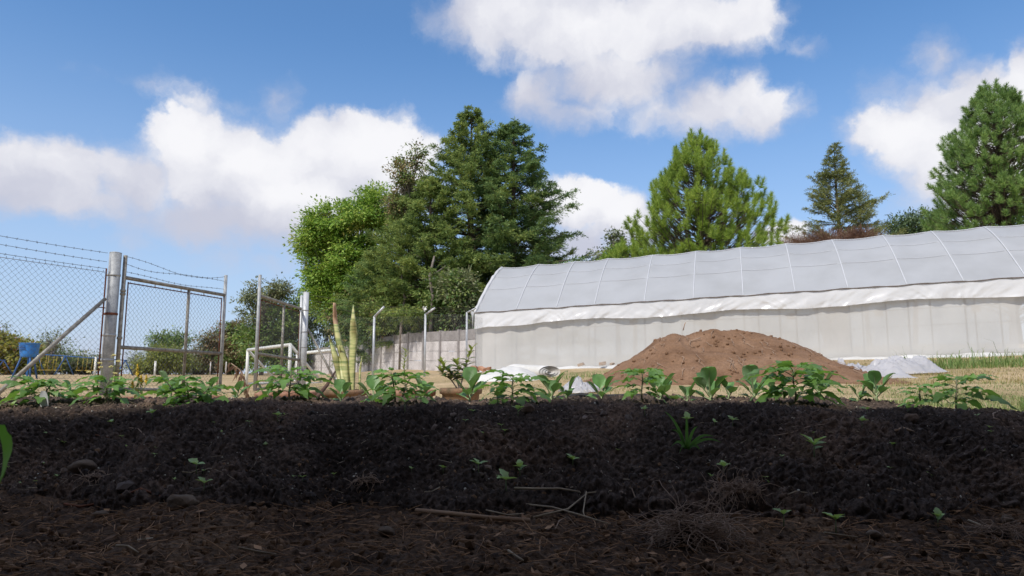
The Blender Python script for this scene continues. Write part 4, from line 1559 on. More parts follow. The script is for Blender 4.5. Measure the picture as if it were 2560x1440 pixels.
b.grid(heapc, 40, 12)
tag(b.build('folded_cloth', MT['sheet_white'], origin=(hc.x, hc.y, hg)), 'rounded heap of folded white cloth behind the pot of the glossy shrub', 'cloth heap')
for i, (px, py, Y, s) in enumerate(((1187, 921, 21, .16), (1206, 923, 20.6, .12), (1222, 918, 21, .10), (1197, 914, 21.6, .09), (1452, 921, 22, .11), (1506, 919, 22, .12), (1531, 923, 21.5, .08))):
    q = P(px, py, Y); g0 = ground(q.x, Y)
    b = MB(); b.box((0, 0, s * .3), (s * 1.8, s, s * .8), Euler((random.uniform(-.3, .3), random.uniform(-.3, .3), random.uniform(0, 3))).to_matrix())
    v_ = [Vector(v) * random.uniform(.85, 1.15) for v in b.v]; b.v = [tuple(v) for v in v_]
    o = b.build('broken_brick', MT['brick'] if i < 4 else MT['brick_pale'], None, smooth=False); o.location = (q.x, Y, g0 + .12)
    labs = 'orange brick rubble at the left corner of the greenhouse' if i < 4 else 'broken brick weighing down the white cloth left of the earth heap'
    tag(o, labs, 'brick', 'brick rubble by the greenhouse corner' if i < 4 else 'bricks holding the white cloth')

# ------------------------------------------------------------------ earth heap
MC = P(1820, 950, 12.0)
mcx, mcy = MC.x, 12.0
mg = ground(mcx, mcy)
mu = np.linspace(-1.15, 1.15, 300); mv = np.linspace(-1.2, 1.2, 180)
MU, MV = np.meshgrid(mu, mv)
MXX = mcx + MU * 2.55; MYY = mcy + MV * 2.1
# height profile along the length, taken from the outline
ptsx = np.array([-1.2, -1.0, -.82, -.62, -.46, -.38, -.28, -.1, .05, .2, .36, .52, .7, .88, 1.0, 1.2])
ptsh = np.array([-.05, 0.0, .20, .54, .86, .94, .89, .97, .95, .89, .79, .62, .32, .08, -.02, -.05])
ridge = np.interp(MU + .03 * fbm(MU * 3, MV * 3, 3, 51), ptsx, ptsh)
vv = np.abs(MV + .05 * fbm(MU * 4, MV * 2, 3, 52))
cross = np.where(MV < 0, np.clip(1 - (vv / .98) ** 1.25, -.1, 1), np.clip(1 - (vv / .98) ** 1.5, -.1, 1))
# dug face in front of the crest
MH = ridge * cross * .93
MH = MH + .045 * fbm(MU * 6, MV * 6, 4, 53) * sstep(0.02, .3, MH) + .018 * fbm(MU * 26, MV * 22, 4, 54) * sstep(0.01, .1, MH)
lump = np.clip(.7 - worley(MU * 13, MV * 11, 55), 0, 1)
MH = MH + .05 * lump * sstep(.3, .6, MH) * np.clip(fbm(MU * 3, MV * 3, 2, 56) + .2, 0, 1)
dig = np.exp(-((MU + .05) / .32) ** 2) * np.exp(-((MV + .33) / .16) ** 2)
MH = MH - .10 * dig
MZ = ground_np(MXX, MYY) + MH - .03
mo = np_obj('earth_heap', np.stack([MXX, MYY, MZ], -1).reshape(-1, 3), grid_faces(len(mu), len(mv)), MT['mound'], smooth=True)
tag(mo, 'large heap of loose red-brown earth in front of the greenhouse', 'earth heap')
mroots = []


def mound_z(x, y):
    i = np.argmin(abs(mu - (x - mcx) / 2.55)); j = np.argmin(abs(mv - (y - mcy) / 2.1))
    return MZ[j, i]


rb = MB()
rr_ = random.Random(5)
for _ in range(46):
    u0 = rr_.uniform(-.75, .75); v0 = rr_.uniform(-.75, -.05)
    x, y = mcx + u0 * 2.55, mcy + v0 * 2.1
    pts = []
    for k in range(5):
        pts.append(Vector((x, y - .012, mound_z(x, y) + .012 + rr_.uniform(0, .02))))
        x += rr_.uniform(-.05, .05); y -= rr_.uniform(.02, .10)
    rb.tube(pts, [.006, .005, .004, .003, .002], 4)
tag(rb.build('hanging_roots', MT['root'], mo), None, None, None, 'stuff')
cv, cf = ico()
b = MB()
for _ in range(220):
    u0 = rr_.gauss(0, .6); v0 = rr_.uniform(-1.0, .1)
    if abs(u0) > 1.0:
        continue
    x, y = mcx + u0 * 2.55, mcy + v0 * 2.1
    s = rr_.uniform(.008, .035)
    c = Vector((x, y, mound_z(x, y) + s * .3))
    b.add([c + Vector(v) * s * rr_.uniform(.7, 1.2) for v in cv], [tuple(f) for f in cf])
tag(b.build('clods', MT['mound'], mo), None, None, None, 'stuff')
# two dry sticks on the crest
for (px0, py0, px1, py1) in ((1707, 866, 1752, 844), (1708, 826, 1714, 806)):
    a_, c_ = P(px0, py0, 11.6), P(px1, py1, 11.6)
    b = MB(); b.tube([a_, a_.lerp(c_, .5) + Vector((0, 0, .02)), c_], .009, 5); b.build('stick', MT['root'], mo)

# ------------------------------------------------------------------ crumpled clear film


def film_heap(label, poly, Yc, name='clear_plastic_sheet', hgt=.25, seed=1, mat='clear_film'):
    """crumpled sheet lying along the ground points poly [(px,py,Y,halfwidth,height)]"""
    P_ = [(P(px, py, Y), hw, h) for px, py, Y, hw, h in poly]
    n = len(P_) - 1
    b = MB()

    def f(s, t):
        k = min(int(s * n), n - 1); q = s * n - k
        p = P_[k][0].lerp(P_[k + 1][0], q); hw = P_[k][1] + (P_[k + 1][1] - P_[k][1]) * q; h = P_[k][2] + (P_[k + 1][2] - P_[k][2]) * q
        d = (P_[k + 1][0] - P_[k][0]); d.z = 0; d.normalize()
        nn_ = Vector((-d.y, d.x, 0))
        tt = t * 2 - 1
        x = p + nn_ * hw * tt
        g0 = ground(x.x, x.y)
        r1 = float(fbm(np.array([s * 4.]), np.array([t * 2.0]), 2, seed)[0])
        r2 = 1 - 2 * abs(float(fbm(np.array([s * 11. + t * 4 + r1]), np.array([t * 1.4 + s * 2]), 2, seed + 3)[0]))
        r3 = 1 - 2 * abs(float(fbm(np.array([s * 7. - t * 9]), np.array([t * 5. + s * 3]), 2, seed + 6)[0]))
        end = math.sin(min(1, s * 5, (1 - s) * 5) * math.pi / 2)
        z = g0 + .02 + h * (1 - tt * tt) * end * (.55 + .6 * r1 + .35 * r2) + min(.05, .2 * h) * r3 * end * (1.15 - tt * tt)
        return Vector((x.x + .05 * r1, x.y + .03 * r2, z))
    b.grid(f, 110, 34)
    o0 = P_[0][0]
    return tag(b.build(name, MT[mat], origin=(o0.x, o0.y, ground(o0.x, o0.y))), label, 'plastic sheet', 'crumpled clear plastic sheets')


film_heap('crumpled clear plastic sheet draped down the right end of the earth heap', [(2092, 900, 12.4, .22, .34), (2120, 925, 12.0, .25, .32), (2150, 945, 11.5, .3, .26), (2220, 950, 11.3, .4, .22), (2285, 955, 11.2, .3, .1)], 12, seed=3)
film_heap('long flat clear plastic sheet trailing right over the dry grass', [(2160, 942, 12.5, .35, .28), (2230, 938, 12.6, .4, .25), (2300, 935, 12.7, .42, .22), (2352, 936, 12.8, .2, .1)], 12, seed=8)
film_heap('small clear plastic sheet at the left foot of the earth heap', [(1402, 982, 8.6, .12, .06), (1425, 976, 8.6, .2, .14), (1450, 974, 8.7, .2, .14), (1490, 968, 9, .12, .08)], 9, seed=13)
film_heap('thin white plastic scrap behind the terracotta pots', [(1180, 980, 6.6, .1, .04), (1210, 984, 6.5, .14, .06), (1250, 985, 6.4, .12, .05)], 9, seed=17, mat='sheet_white')
film_heap('pale plastic scrap beside the snake plant pot', [(900, 975, 6.6, .1, .05), (925, 976, 6.5, .16, .08), (955, 978, 6.4, .1, .05)], 9, seed=19, mat='sheet_white')

# ------------------------------------------------------------------ pots and potted plants


def pot(label, cx, rim_py, Y, wpx, mat='terracotta', depth=.62, name='flower_pot', ground_z=None):
    c = P(cx, rim_py, Y)
    r = wpx / 2 / FPX * Y
    g0 = ground(c.x, Y) if ground_z is None else ground_z
    h = c.z - g0
    t = thing(name, label, 'pot', (c.x, Y, g0), 0, 'terracotta pots behind the bed')
    rb_ = r * depth
    b = MB()
    b.lathe([(0, 0), (rb_, 0), (r * .88, h - .055), (r * .90, h - .05), (r * 1.0, h - .045), (r * 1.02, h - .02), (r, h), (r * .93, h), (r * .90, h - .02), (r * .86, h - .06), (0, h - .065)], 36, (c.x, Y, g0))
    b.build('body', MT[mat], t)
    b = MB(); b.lathe([(r * .87, h - .052), (r * .5, h - .04), (0, h - .035)], 24, (c.x, Y, g0)); b.build('soil', MT['clod_brown'], t)
    return Vector((c.x, Y, c.z - .04)), r


citrus_c, citrus_r = pot('mossy terracotta pot holding the glossy-leaved shrub', 1152, 970, 5.6, 104, 'terracotta_mossy', .8)
spiky_c, spiky_r = pot('reddish terracotta pot half hidden behind the bushy tomato seedling', 1035, 975, 5.6, 106, 'terracotta', .8)
snake_c, snake_r = pot('wide terracotta pot holding the tall snake plant', 858, 974, 5.7, 116, 'terracotta_mossy', .8)
pot('shallow terracotta bowl behind the tallest tomato seedling', 718, 979, 5.5, 150, 'terracotta', .85)
pot('terracotta bowl, only its rim showing left of the snake plant', 535, 989, 5.3, 46, 'terracotta', .85)
pot('terracotta bowl, rim just showing beside the tag of the first seedling', 205, 990, 5.3, 74, 'terracotta', .85)
flower_c, flower_r = pot('terracotta bowl with the yellow-spiked flower plant', 330, 992, 5.3, 90, 'terracotta', .85)

sp = thing('snake_plant', 'tall yellow-green snake plant with one brown withered tip', 'plant', snake_c)
for (pts_, wid, dry) in (
    ([(866, 985), (860, 900), (846, 850), (838, 800), (836, 757)], (.036, .040, .034, .024, .014), True),
    ([(878, 985), (880, 900), (884, 840), (883, 800), (883, 762)], (.040, .042, .044, .028, .004), False),
    ([(858, 985), (848, 930), (838, 890), (828, 855), (822, 838)], (.034, .038, .036, .020, .003), False),
    ([(864, 985), (858, 950), (854, 920), (851, 890), (849, 860)], (.022, .026, .024, .016, .003), False),
    ([(900, 988), (899, 950), (900, 925), (903, 905), (905, 890)], (.010, .013, .012, .008, .002), False),
):
    ctr = [P(x, y, 5.7 + random.uniform(-.04, .04)) for x, y in pts_]
    b = MB()
    face = Vector((1, random.uniform(-.5, .5), 0)).normalized()
    thick = Vector((0, 1, 0))
    # smooth the spine
    spine, ws = [], []
    for i in range(len(ctr) - 1):
        for k in range(5):
            q = k / 5
            spine.append(ctr[i].lerp(ctr[i + 1], q)); ws.append(wid[i] + (wid[i + 1] - wid[i]) * q)
    spine.append(ctr[-1]); ws.append(wid[-1])
    n_ = len(spine)
    rows = []
    for i in range(n_):
        w = ws[i] * .82
        rot = Matrix.Rotation(.5 * i / n_, 3, 'Z')
        fx = rot @ face
        for k in (-1, -.5, 0, .5, 1):
            rows.append(spine[i] + fx * w * k + rot @ Vector((0, 1, 0)) * (w * .35 * (k * k - .5)))
        for k in (.5, 0, -.5):
            rows.append(spine[i] + fx * w * k + rot @ Vector((0, 1, 0)) * (w * .35 * (k * k - .5) - .006))
    fs = []
    for i in range(n_ - 1):
        for k in range(8):
            k2 = (k + 1) % 8
            fs.append((i * 8 + k, i * 8 + k2, (i + 1) * 8 + k2, (i + 1) * 8 + k))
    nsp = len(fs)
    b.add(rows, fs)
    b.f.append(tuple(range(8 * (n_ - 1), 8 * n_))); b.m.append(0)
    if dry:
        b.m = [1 if (i // 8) > n_ * .62 else 0 for i in range(len(b.f))]
    b.build('leaf', [MT['snake'], MT['snake_dry']], sp, origin=ctr[0])


def rot_to(d, roll=0.0):
    """rotation taking +X to d with the leaf's face (+Z) up as far as possible"""
    d = Vector(d).normalized()
    up = Vector((0, 0, 1)) if abs(d.z) < .97 else Vector((0, -1, 0))
    s = up.cross(d).normalized()
    z = d.cross(s)
    m = Matrix((d, s, z)).transposed()
    return m @ Matrix.Rotation(roll, 3, 'X')


def simple_leaf(L, W, droop=.25, fold=.12, n=6, serr=0.0, seed=0, name='leaf', mats=None, shape=.45, petiole=0.0):
    """leaf blade along +X, base at the origin"""
    rg = random.Random(seed)
    b = MB()
    rows = []
    for i in range(n + 1):
        t = i / n
        x = petiole + L * t
        w = W * .5 * (math.sin(math.pi * min(1, t ** (math.log(.5) / math.log(shape)))) ** .8) if 0 < t < 1 else 0.0008
        if 0 < t < 1 and serr:
            w *= 1 + serr * (1 if i % 2 else -1) + rg.uniform(-.06, .06)
        z = -droop * L * t * t
        tw = rg.uniform(-.06, .06) * L
        rows += [(x * (1 - .12 * droop * t), -w, z + fold * w * 2 + tw * .3), (x * (1 - .12 * droop * t), 0, z), (x * (1 - .12 * droop * t), w, z + fold * w * 2 - tw * .3)]
    fs = []
    for i in range(n):
        a = i * 3
        fs += [(a, a + 3, a + 4, a + 1), (a + 1, a + 4, a + 5, a + 2)]
    b.add(rows, fs)
    if petiole:
        b.cur = 1
        b.tube([(0, 0, 0), (petiole * 1.02, 0, 0)], [.0022, .0015], 4, cap=False)
    return b.mesh(name, mats or MT['tomato'])


def put(me, name, parent, loc, d, roll=0, sc=1.0):
    o = bpy.data.objects.new(name, me)
    link(o)
    o.location = loc
    o.rotation_euler = rot_to(d, roll).to_euler()
    o.scale = (sc, sc, sc)
    return attach(o, parent)


# glossy shrub in the mossy pot
cit = thing('glossy_shrub', 'small glossy-leaved shrub with three upright shoots in the mossy pot', 'plant', citrus_c)
cl_a = simple_leaf(.085, .038, .3, .2, 6, 0, 1, mats=[MT['citrus']], name='leaf')
cl_b = simple_leaf(.066, .024, .1, .25, 5, 0, 2, mats=[MT['citrus_new']], name='leaf')
CY = 5.6
rs = random.Random(3)
for bp in ([(1150, 975), (1140, 945), (1118, 925), (1100, 905)], [(1150, 975), (1143, 950), (1146, 920), (1138, 905)], [(1150, 972), (1158, 940), (1168, 905), (1180, 872)], [(1148, 978), (1128, 950), (1112, 938), (1098, 925)]):
    pp_ = [P(x, y, CY + rs.uniform(-.05, .05)) for x, y in bp]
    b = MB(); b.tube(pp_, [.007, .005, .004, .002], 5); b.build('stem', MT['bark_grey'], cit)
    for k in range(22):
        q = .30 + .70 * k / 21
        f = q * 3; i = min(2, int(f)); c = pp_[i].lerp(pp_[i + 1], f - i)
        az_ = k * 2.4 + rs.uniform(-.3, .3)
        new = q > .75
        d = Vector((math.cos(az_), math.sin(az_), rs.uniform(.3, .8) if not new else rs.uniform(.9, 1.7)))
        put(cl_b if new else cl_a, 'leaf', cit, c, d, rs.uniform(-.4, .4), rs.uniform(.8, 1.15))

# spiky weed in the red pot
wd_ = thing('spiky_weed', 'pale spiky-leaved weed rising from the reddish pot', 'plant', spiky_c)
wl_ = simple_leaf(.055, .010, .25, .2, 4, 0, 4, mats=[MT['citrus_new']], name='leaf')
pp_ = [P(x, y, CY) for x, y in ((1015, 985), (1012, 950), (1010, 915), (1014, 878))]
b = MB(); b.tube(pp_, [.005, .004, .003, .002], 5); b.build('stem', MT['stem'], wd_)
for k in range(42):
    q = .35 + .65 * k / 41
    f = q * 3; i = min(2, int(f)); c = pp_[i].lerp(pp_[i + 1], f - i)
    az_ = k * 2.4
    put(wl_, 'leaf', wd_, c, (math.cos(az_), math.sin(az_), .5 + .5 * q), 0, rs.uniform(.7, 1.2))
for k in range(12):
    az_ = k * 2.4 + 1
    put(cl_a, 'leaf', wd_, spiky_c + Vector((math.cos(az_) * spiky_r * .5, math.sin(az_) * spiky_r * .5, .0)), (math.cos(az_), math.sin(az_), .6), 0, .7)

# yellow-spiked flower plant
fl = thing('yellow_flower_plant', 'flowering plant with three upright yellow bract spikes', 'plant', flower_c)
for (x0, y0, x1, y1, hs) in ((345, 1000, 344, 912, 34), (345, 985, 366, 940, 22), (345, 985, 331, 955, 16), (345, 980, 353, 940, 20)):
    Yf = 5.0
    a_, c_ = P(x0, y0, Yf), P(x1, y1 + hs, Yf)
    b = MB(); b.tube([a_, a_.lerp(c_, .5) + Vector((.004, 0, 0)), c_], [.004, .003, .003], 5); b.build('stem', MT['stem'], fl)
    tip = P(x1, y1, Yf)
    b = MB()
    for k in range(22):
        q = k / 21
        c = c_.lerp(tip, q); az_ = k * 2.4; rr2 = .023 * (1 - q * .75)
        d = Vector((math.cos(az_), math.sin(az_), .9)).normalized()
        e = d.orthogonal().normalized() * .006
        b.add([c - e, c + d * rr2 * 1.3, c + e, c + Vector((0, 0, .012))], [(0, 1, 3), (1, 2, 3), (0, 2, 1)])
    b.build('bract_spike', MT['petal'], fl)
fleaf = simple_leaf(.07, .026, .5, .15, 6, 0, 6, mats=[MT['citrus']], name='leaf')
for k in range(16):
    az_ = k * 2.4; c = P(345 + rs.uniform(-6, 6), 990 - k * 3.2, 5.0)
    put(fleaf, 'leaf', fl, c, (math.cos(az_), math.sin(az_), -.1), 0, rs.uniform(.6, 1.1))

# cream-flowered weed at the post
cw = thing('cream_flower_weed', 'thin weed with cream flower heads against the thick gate post', 'plant', (P(262, 960, 5.6).x, 5.6, ground(P(262, 960, 5.6).x, 5.6)))
for (x1, y1) in ((222, 932), (252, 945), (278, 918), (288, 935), (252, 920), (285, 890), (296, 905), (250, 910)):
    a_ = P(268 + rs.uniform(-8, 8), 1000, 5.6); c_ = P(x1, y1, 5.6)
    b = MB(); b.tube([a_, a_.lerp(c_, .55) + Vector((.02 * rs.uniform(-1, 1), 0, .02)), c_], [.003, .002, .0015], 4); st = b.build('stem', MT['stem'], cw)
    b = MB()
    for k in range(14):
        az_ = k * 2.4; rr2 = .016 * math.sqrt((k + .5) / 14)
        c = c_ + Vector((math.cos(az_) * rr2, math.sin(az_) * rr2, .008 - rr2 * .2))
        b.lathe([(0, .006), (.004, .003), (.004, 0), (0, -.005)], 5, c + Vector((0, 0, rs.uniform(-.006, .006))))
    b.build('flower_head', MT['petal_pale'], cw)
for k in range(14):
    az_ = k * 2.4; c = P(288 + rs.uniform(-10, 10), 885 + k * 5, 5.6)
    put(wl_, 'leaf', cw, c, (math.cos(az_), math.sin(az_), .3), 0, rs.uniform(.6, 1.0))

# withered plant
dd = thing('withered_plant', 'withered brown plant with curled leaves left of the right gate leaf', 'plant', (P(610, 985, 6.2).x, 6.2, ground(P(610, 985, 6.2).x, 6.2)))
dpts = [P(x, y, 6.2) for x, y in ((618, 1000), (614, 960), (600, 925), (578, 908))]
b = MB(); b.tube(dpts, [.008, .006, .005, .003], 5); b.build('stem', MT['root'], dd)
dl = simple_leaf(.09, .035, 1.2, .5, 5, .2, 9, mats=[MT['dead']], name='leaf')
for k in range(26):
    q = k / 25; f = q * 3; i = min(2, int(f)); c = dpts[i].lerp(dpts[i + 1], f - i)
    az_ = k * 2.4
    put(dl, 'leaf', dd, c, (math.cos(az_), math.sin(az_), -.9), rs.uniform(-1, 1), rs.uniform(.5, 1.0))

# stake, tag, hose
sk = [P(838, 929, 4.2), P(818, 962, 4.1), P(792, 994, 4.0)]
b = MB(); b.tube([sk[2] - (sk[1] - sk[2]) * .6, sk[2], sk[1], sk[0]], [.012, .012, .011, .005], 6)
tag(b.build('stake', MT['stake'], origin=sk[2]), 'dark charred stake leaning right in front of the snake plant', 'stake')
hp_ = []
for px, lift in ((1085, 0), (1200, .004), (1260, .006), (1340, .010), (1400, .020), (1450, .026), (1500, .022), (1560, .010), (1620, .003), (1680, 0), (1740, 0), (1900, 0)):
    hx = P(px, 990, 3.42).x
    hp_.append(bed_at(hx, 3.42) + Vector((0, 0, .010 + lift)))
b = MB(); b.tube(hp_, .010, 8)
tag(b.build('irrigation_hose', MT['hose'], origin=hp_[0]), 'black irrigation hose running along the back of the bed', 'hose')

# ------------------------------------------------------------------ trees


def rhombi(base, d, side, L, W, curl=0.0):
    """leaf-sized four-sided blades, arrays (n,3),(n,3),(n,3),(n,),(n,)"""
    L = L[:, None]; W = W[:, None]
    nrm = np.cross(d, side)
    mid = base + d * L * .45
    return np.stack([base, mid + side * W + nrm * (curl * W), base + d * L, mid - side * W + nrm * (curl * W)], 1)


def rand_unit(rg, n):
    return unit(rg.normal(0, 1, (n, 3)))


def branch_obj(lines, mat, parent, name='branches'):
    b = MB()
    for pts, r in lines:
        b.tube(pts, r, 5, cap=False)
    o = b.build(name, mat, parent)
    return o


def trunk_obj(base, H, r, mat, parent, lean=(0, 0), seed=0):
    rg = random.Random(seed)
    pts, rr2 = [], []
    for i in range(9):
        t = i / 8
        pts.append(Vector((base.x + lean[0] * t + rg.uniform(-.04, .04) * H * .05, base.y + lean[1] * t, base.z - .3 + (H + .3) * t)))
        rr2.append(r * (1 - t) ** .8 + .02 + (r * .4 if i == 0 else 0))
    b = MB(); b.tube(pts, rr2, 9); return b.build('trunk', mat, parent)


def tree_root(name, label, px, Y, group=None, cat='tree'):
    x = P(px, 900, Y).x
    return thing(name, label, cat, (x, Y, ground(x, Y)), 0, group)


def conifer_cypress(name, label, px, Y, top_py, rprof, seed, mat, nb=120, sprays=11, leaf=(.27, .031), up=.35, droop=.35, group=None, lean=0.0, bark='bark',
                    trunk_r=.3, t0=.06):
    """rprof: list of (t, half-width in metres) from foot to tip"""
    rg = np.random.default_rng(seed)
    rt = tree_root(name, label, px, Y, group)
    base = Vector(rt.location)
    H = P(px, top_py, Y).z - base.z
    trunk_obj(base, H * .98, trunk_r, MT[bark], rt, (lean, 0), seed)
    tt, rw = np.array([a for a, _ in rprof]), np.array([r for _, r in rprof])
    Q = []
    lines = []
    t = t0 + (1 - t0) * np.sort(rg.uniform(0, 1, nb) ** .82)
    for i in range(nb):
        az_ = i * 2.39996 + rg.uniform(-.5, .5)
        L = np.interp(t[i], tt, rw) * rg.uniform(.50, 1.18) + .15
        p0 = np.array([base.x + lean * t[i], base.y, base.z + H * t[i] - L * up * .55])
        h = np.array([math.cos(az_), math.sin(az_), 0])
        n = 7
        pts = []
        e0 = up + rg.normal(0.03, .22)
        for k in range(n):
            q = k / (n - 1)
            pts.append(p0 + h * (L * q) + np.array([0, 0, L * (e0 * q - droop * q * q + (droop * .55) * q ** 4)]))
        pts = np.array(pts)
        lines.append(([Vector(p) for p in pts[::2]], [max(.015, .05 * L / 3 * (1 - q * .8)) for q in (0, .33, .66, 1)]))
        # sprays along the outer part
        ns = max(6, int(sprays * 1.55 * L / 1.6 + 5))
        q = .22 + .80 * rg.uniform(0, 1, ns) ** .75
        fi = np.clip(q * (n - 1), 0, n - 1.001); ii = fi.astype(int); ff = (fi - ii)[:, None]
        c = pts[ii] * (1 - ff) + pts[ii + 1] * ff
        bd = unit(pts[ii + 1] - pts[ii])
        sidev = np.array([-h[1], h[0], 0])
        sg = rg.choice([-1, 1], ns)[:, None]
        sd = unit(bd * rg.uniform(.5, 1.0, (ns, 1)) + sidev * sg * rg.uniform(.1, 1.0, (ns, 1)) + np.array([0, 0, 1]) * rg.normal(.02, .16, (ns, 1)))
        SL = (L * .13 + .34) * rg.uniform(.6, 1.15, ns) * (1.15 - .3 * q)
        # leaflets: feathered to both sides of each spray
        m = 15
        for k in range(m):
            f = (k + .5) / m
            lb = c + sd * (SL * f)[:, None] + np.array([0, 0, -1]) * (SL * .34 * f * f)[:, None] + rg.normal(0, .035, (ns, 3))
            s2 = unit(np.cross(sd, np.array([0, 0, 1.0])) + rg.normal(0, .45, (ns, 3)))
            sgn = 1 if k % 2 else -1
            ld = unit(sd * .8 + s2 * sgn * .75 + rg.normal(0, .28, (ns, 3)) + np.array([0, 0, -.12]))
            ls = unit(np.cross(ld, rand_unit(rg, ns) * .8 + np.array([0, 0, 1.0])))
            Q.append(rhombi(lb, ld, ls, leaf[0] * rg.uniform(.55, 1.25, ns) * (1.1 - .4 * f), leaf[1] * rg.uniform(.6, 1.3, ns)))
    Q = np.concatenate(Q)
    o = np_obj('crown', *quads(Q), MT[mat], rt)
    branch_obj(lines, MT[bark], rt)
    return rt


def broadleaf(name, label, px, Y, blobs, seed, mat, nclump=260, per=70, leaf=(.26, .07), clump_r=.55, trunk=True, group=None, bark='bark_grey', droop=.3, cat='tree',
              hollow=.55, trunk_r=.2, mat2=None, frac2=0, twigs=0, bare=False):
    """blobs: (px, py, rx px, ry px) at distance Y, filled with leaf clumps"""
    rg = np.random.default_rng(seed)
    rt = tree_root(name, label, px, Y, group, cat)
    base = Vector(rt.location)
    ppm = FPX / Y
    B = []
    for (bx, by, rx, ry) in blobs:
        c = P(bx, by, Y)
        B.append((c.x, c.y, c.z, rx / ppm, min(rx, ry * 1.6) / ppm * .9, ry / ppm))
    B = np.array(B)
    w = (B[:, 3] * B[:, 5]); w = w / w.sum()
    idx = rg.choice(len(B), nclump, p=w)
    dirs = rand_unit(rg, nclump)
    rad = hollow + (1 - hollow) * rg.uniform(0, 1, nclump) ** .6
    rad = rad * rg.uniform(.78, 1.10, nclump)
    cc = B[idx, :3] + dirs * B[idx, 3:6] * rad[:, None]
    gz_ = ground_np(cc[:, 0], cc[:, 1])
    cc[:, 2] = np.maximum(cc[:, 2], gz_ + .1)
    crs = clump_r * rg.uniform(.55, 1.3, nclump)
    n = nclump * per
    ci = np.repeat(np.arange(nclump), per)
    loc = rg.normal(0, .5, (n, 3)) * np.array([1, 1, .62])
    lb = cc[ci] + loc * crs[ci][:, None]
    d = unit(dirs[ci] * .55 + loc * .8 + rg.normal(0, .5, (n, 3)) + np.array([0, 0, -droop]))
    s = unit(np.cross(d, rand_unit(rg, n) * .7 + np.array([0, 0, 1.0]) + dirs[ci] * .4))
    Q = rhombi(lb, d, s, leaf[0] * rg.uniform(.6, 1.3, n), leaf[1] * rg.uniform(.6, 1.3, n), curl=.15)
    ok = Q[:, :, 2].min(1) > ground_np(Q[:, 0, 0], Q[:, 0, 1]) - .05
    Q = Q[ok]; ci2 = ci[ok]
    if not bare:
        if mat2:
            k2 = rg.uniform(0, 1, nclump) < frac2
            sel = k2[ci2]
            if sel.any():
                np_obj('crown', *quads(Q[sel]), MT[mat2], rt)
            Q = Q[~sel]
        np_obj('crown', *quads(Q), MT[mat], rt)
    cb = B[:, :3].mean(0)
    top = Vector((cb[0], cb[1], cb[2]))
    lines = []
    if trunk:
        b = MB()
        k1 = base.lerp(top, .5) + Vector((rg.uniform(-.2, .2), 0, 0))
        b.tube([base - Vector((0, 0, .3)), k1, top], [trunk_r * 1.2, trunk_r * .9, trunk_r * .5], 8)
        b.build('trunk', MT[bark], rt)
    sel = rg.choice(nclump, min(nclump, 60 + twigs), replace=False)
    for i in sel:
        c = Vector(cc[i])
        s0 = base.lerp(top, rg.uniform(.25, .95)) if trunk else Vector((base.x + rg.uniform(-.3, .3) * B[:, 3].max(), base.y, base.z))
        s0 = s0.lerp(Vector(B[idx[i], :3]), rg.uniform(.2, .6)) if trunk else s0
        mid = s0.lerp(c, .5) + Vector((rg.normal(0, .12), rg.normal(0, .12), .25 * (c - s0).length * .3))
        lines.append(([s0, mid, c], [trunk_r * .22 + .006, trunk_r * .13 + .005, .006]))
    branch_obj(lines, MT[bark], rt)
    return rt


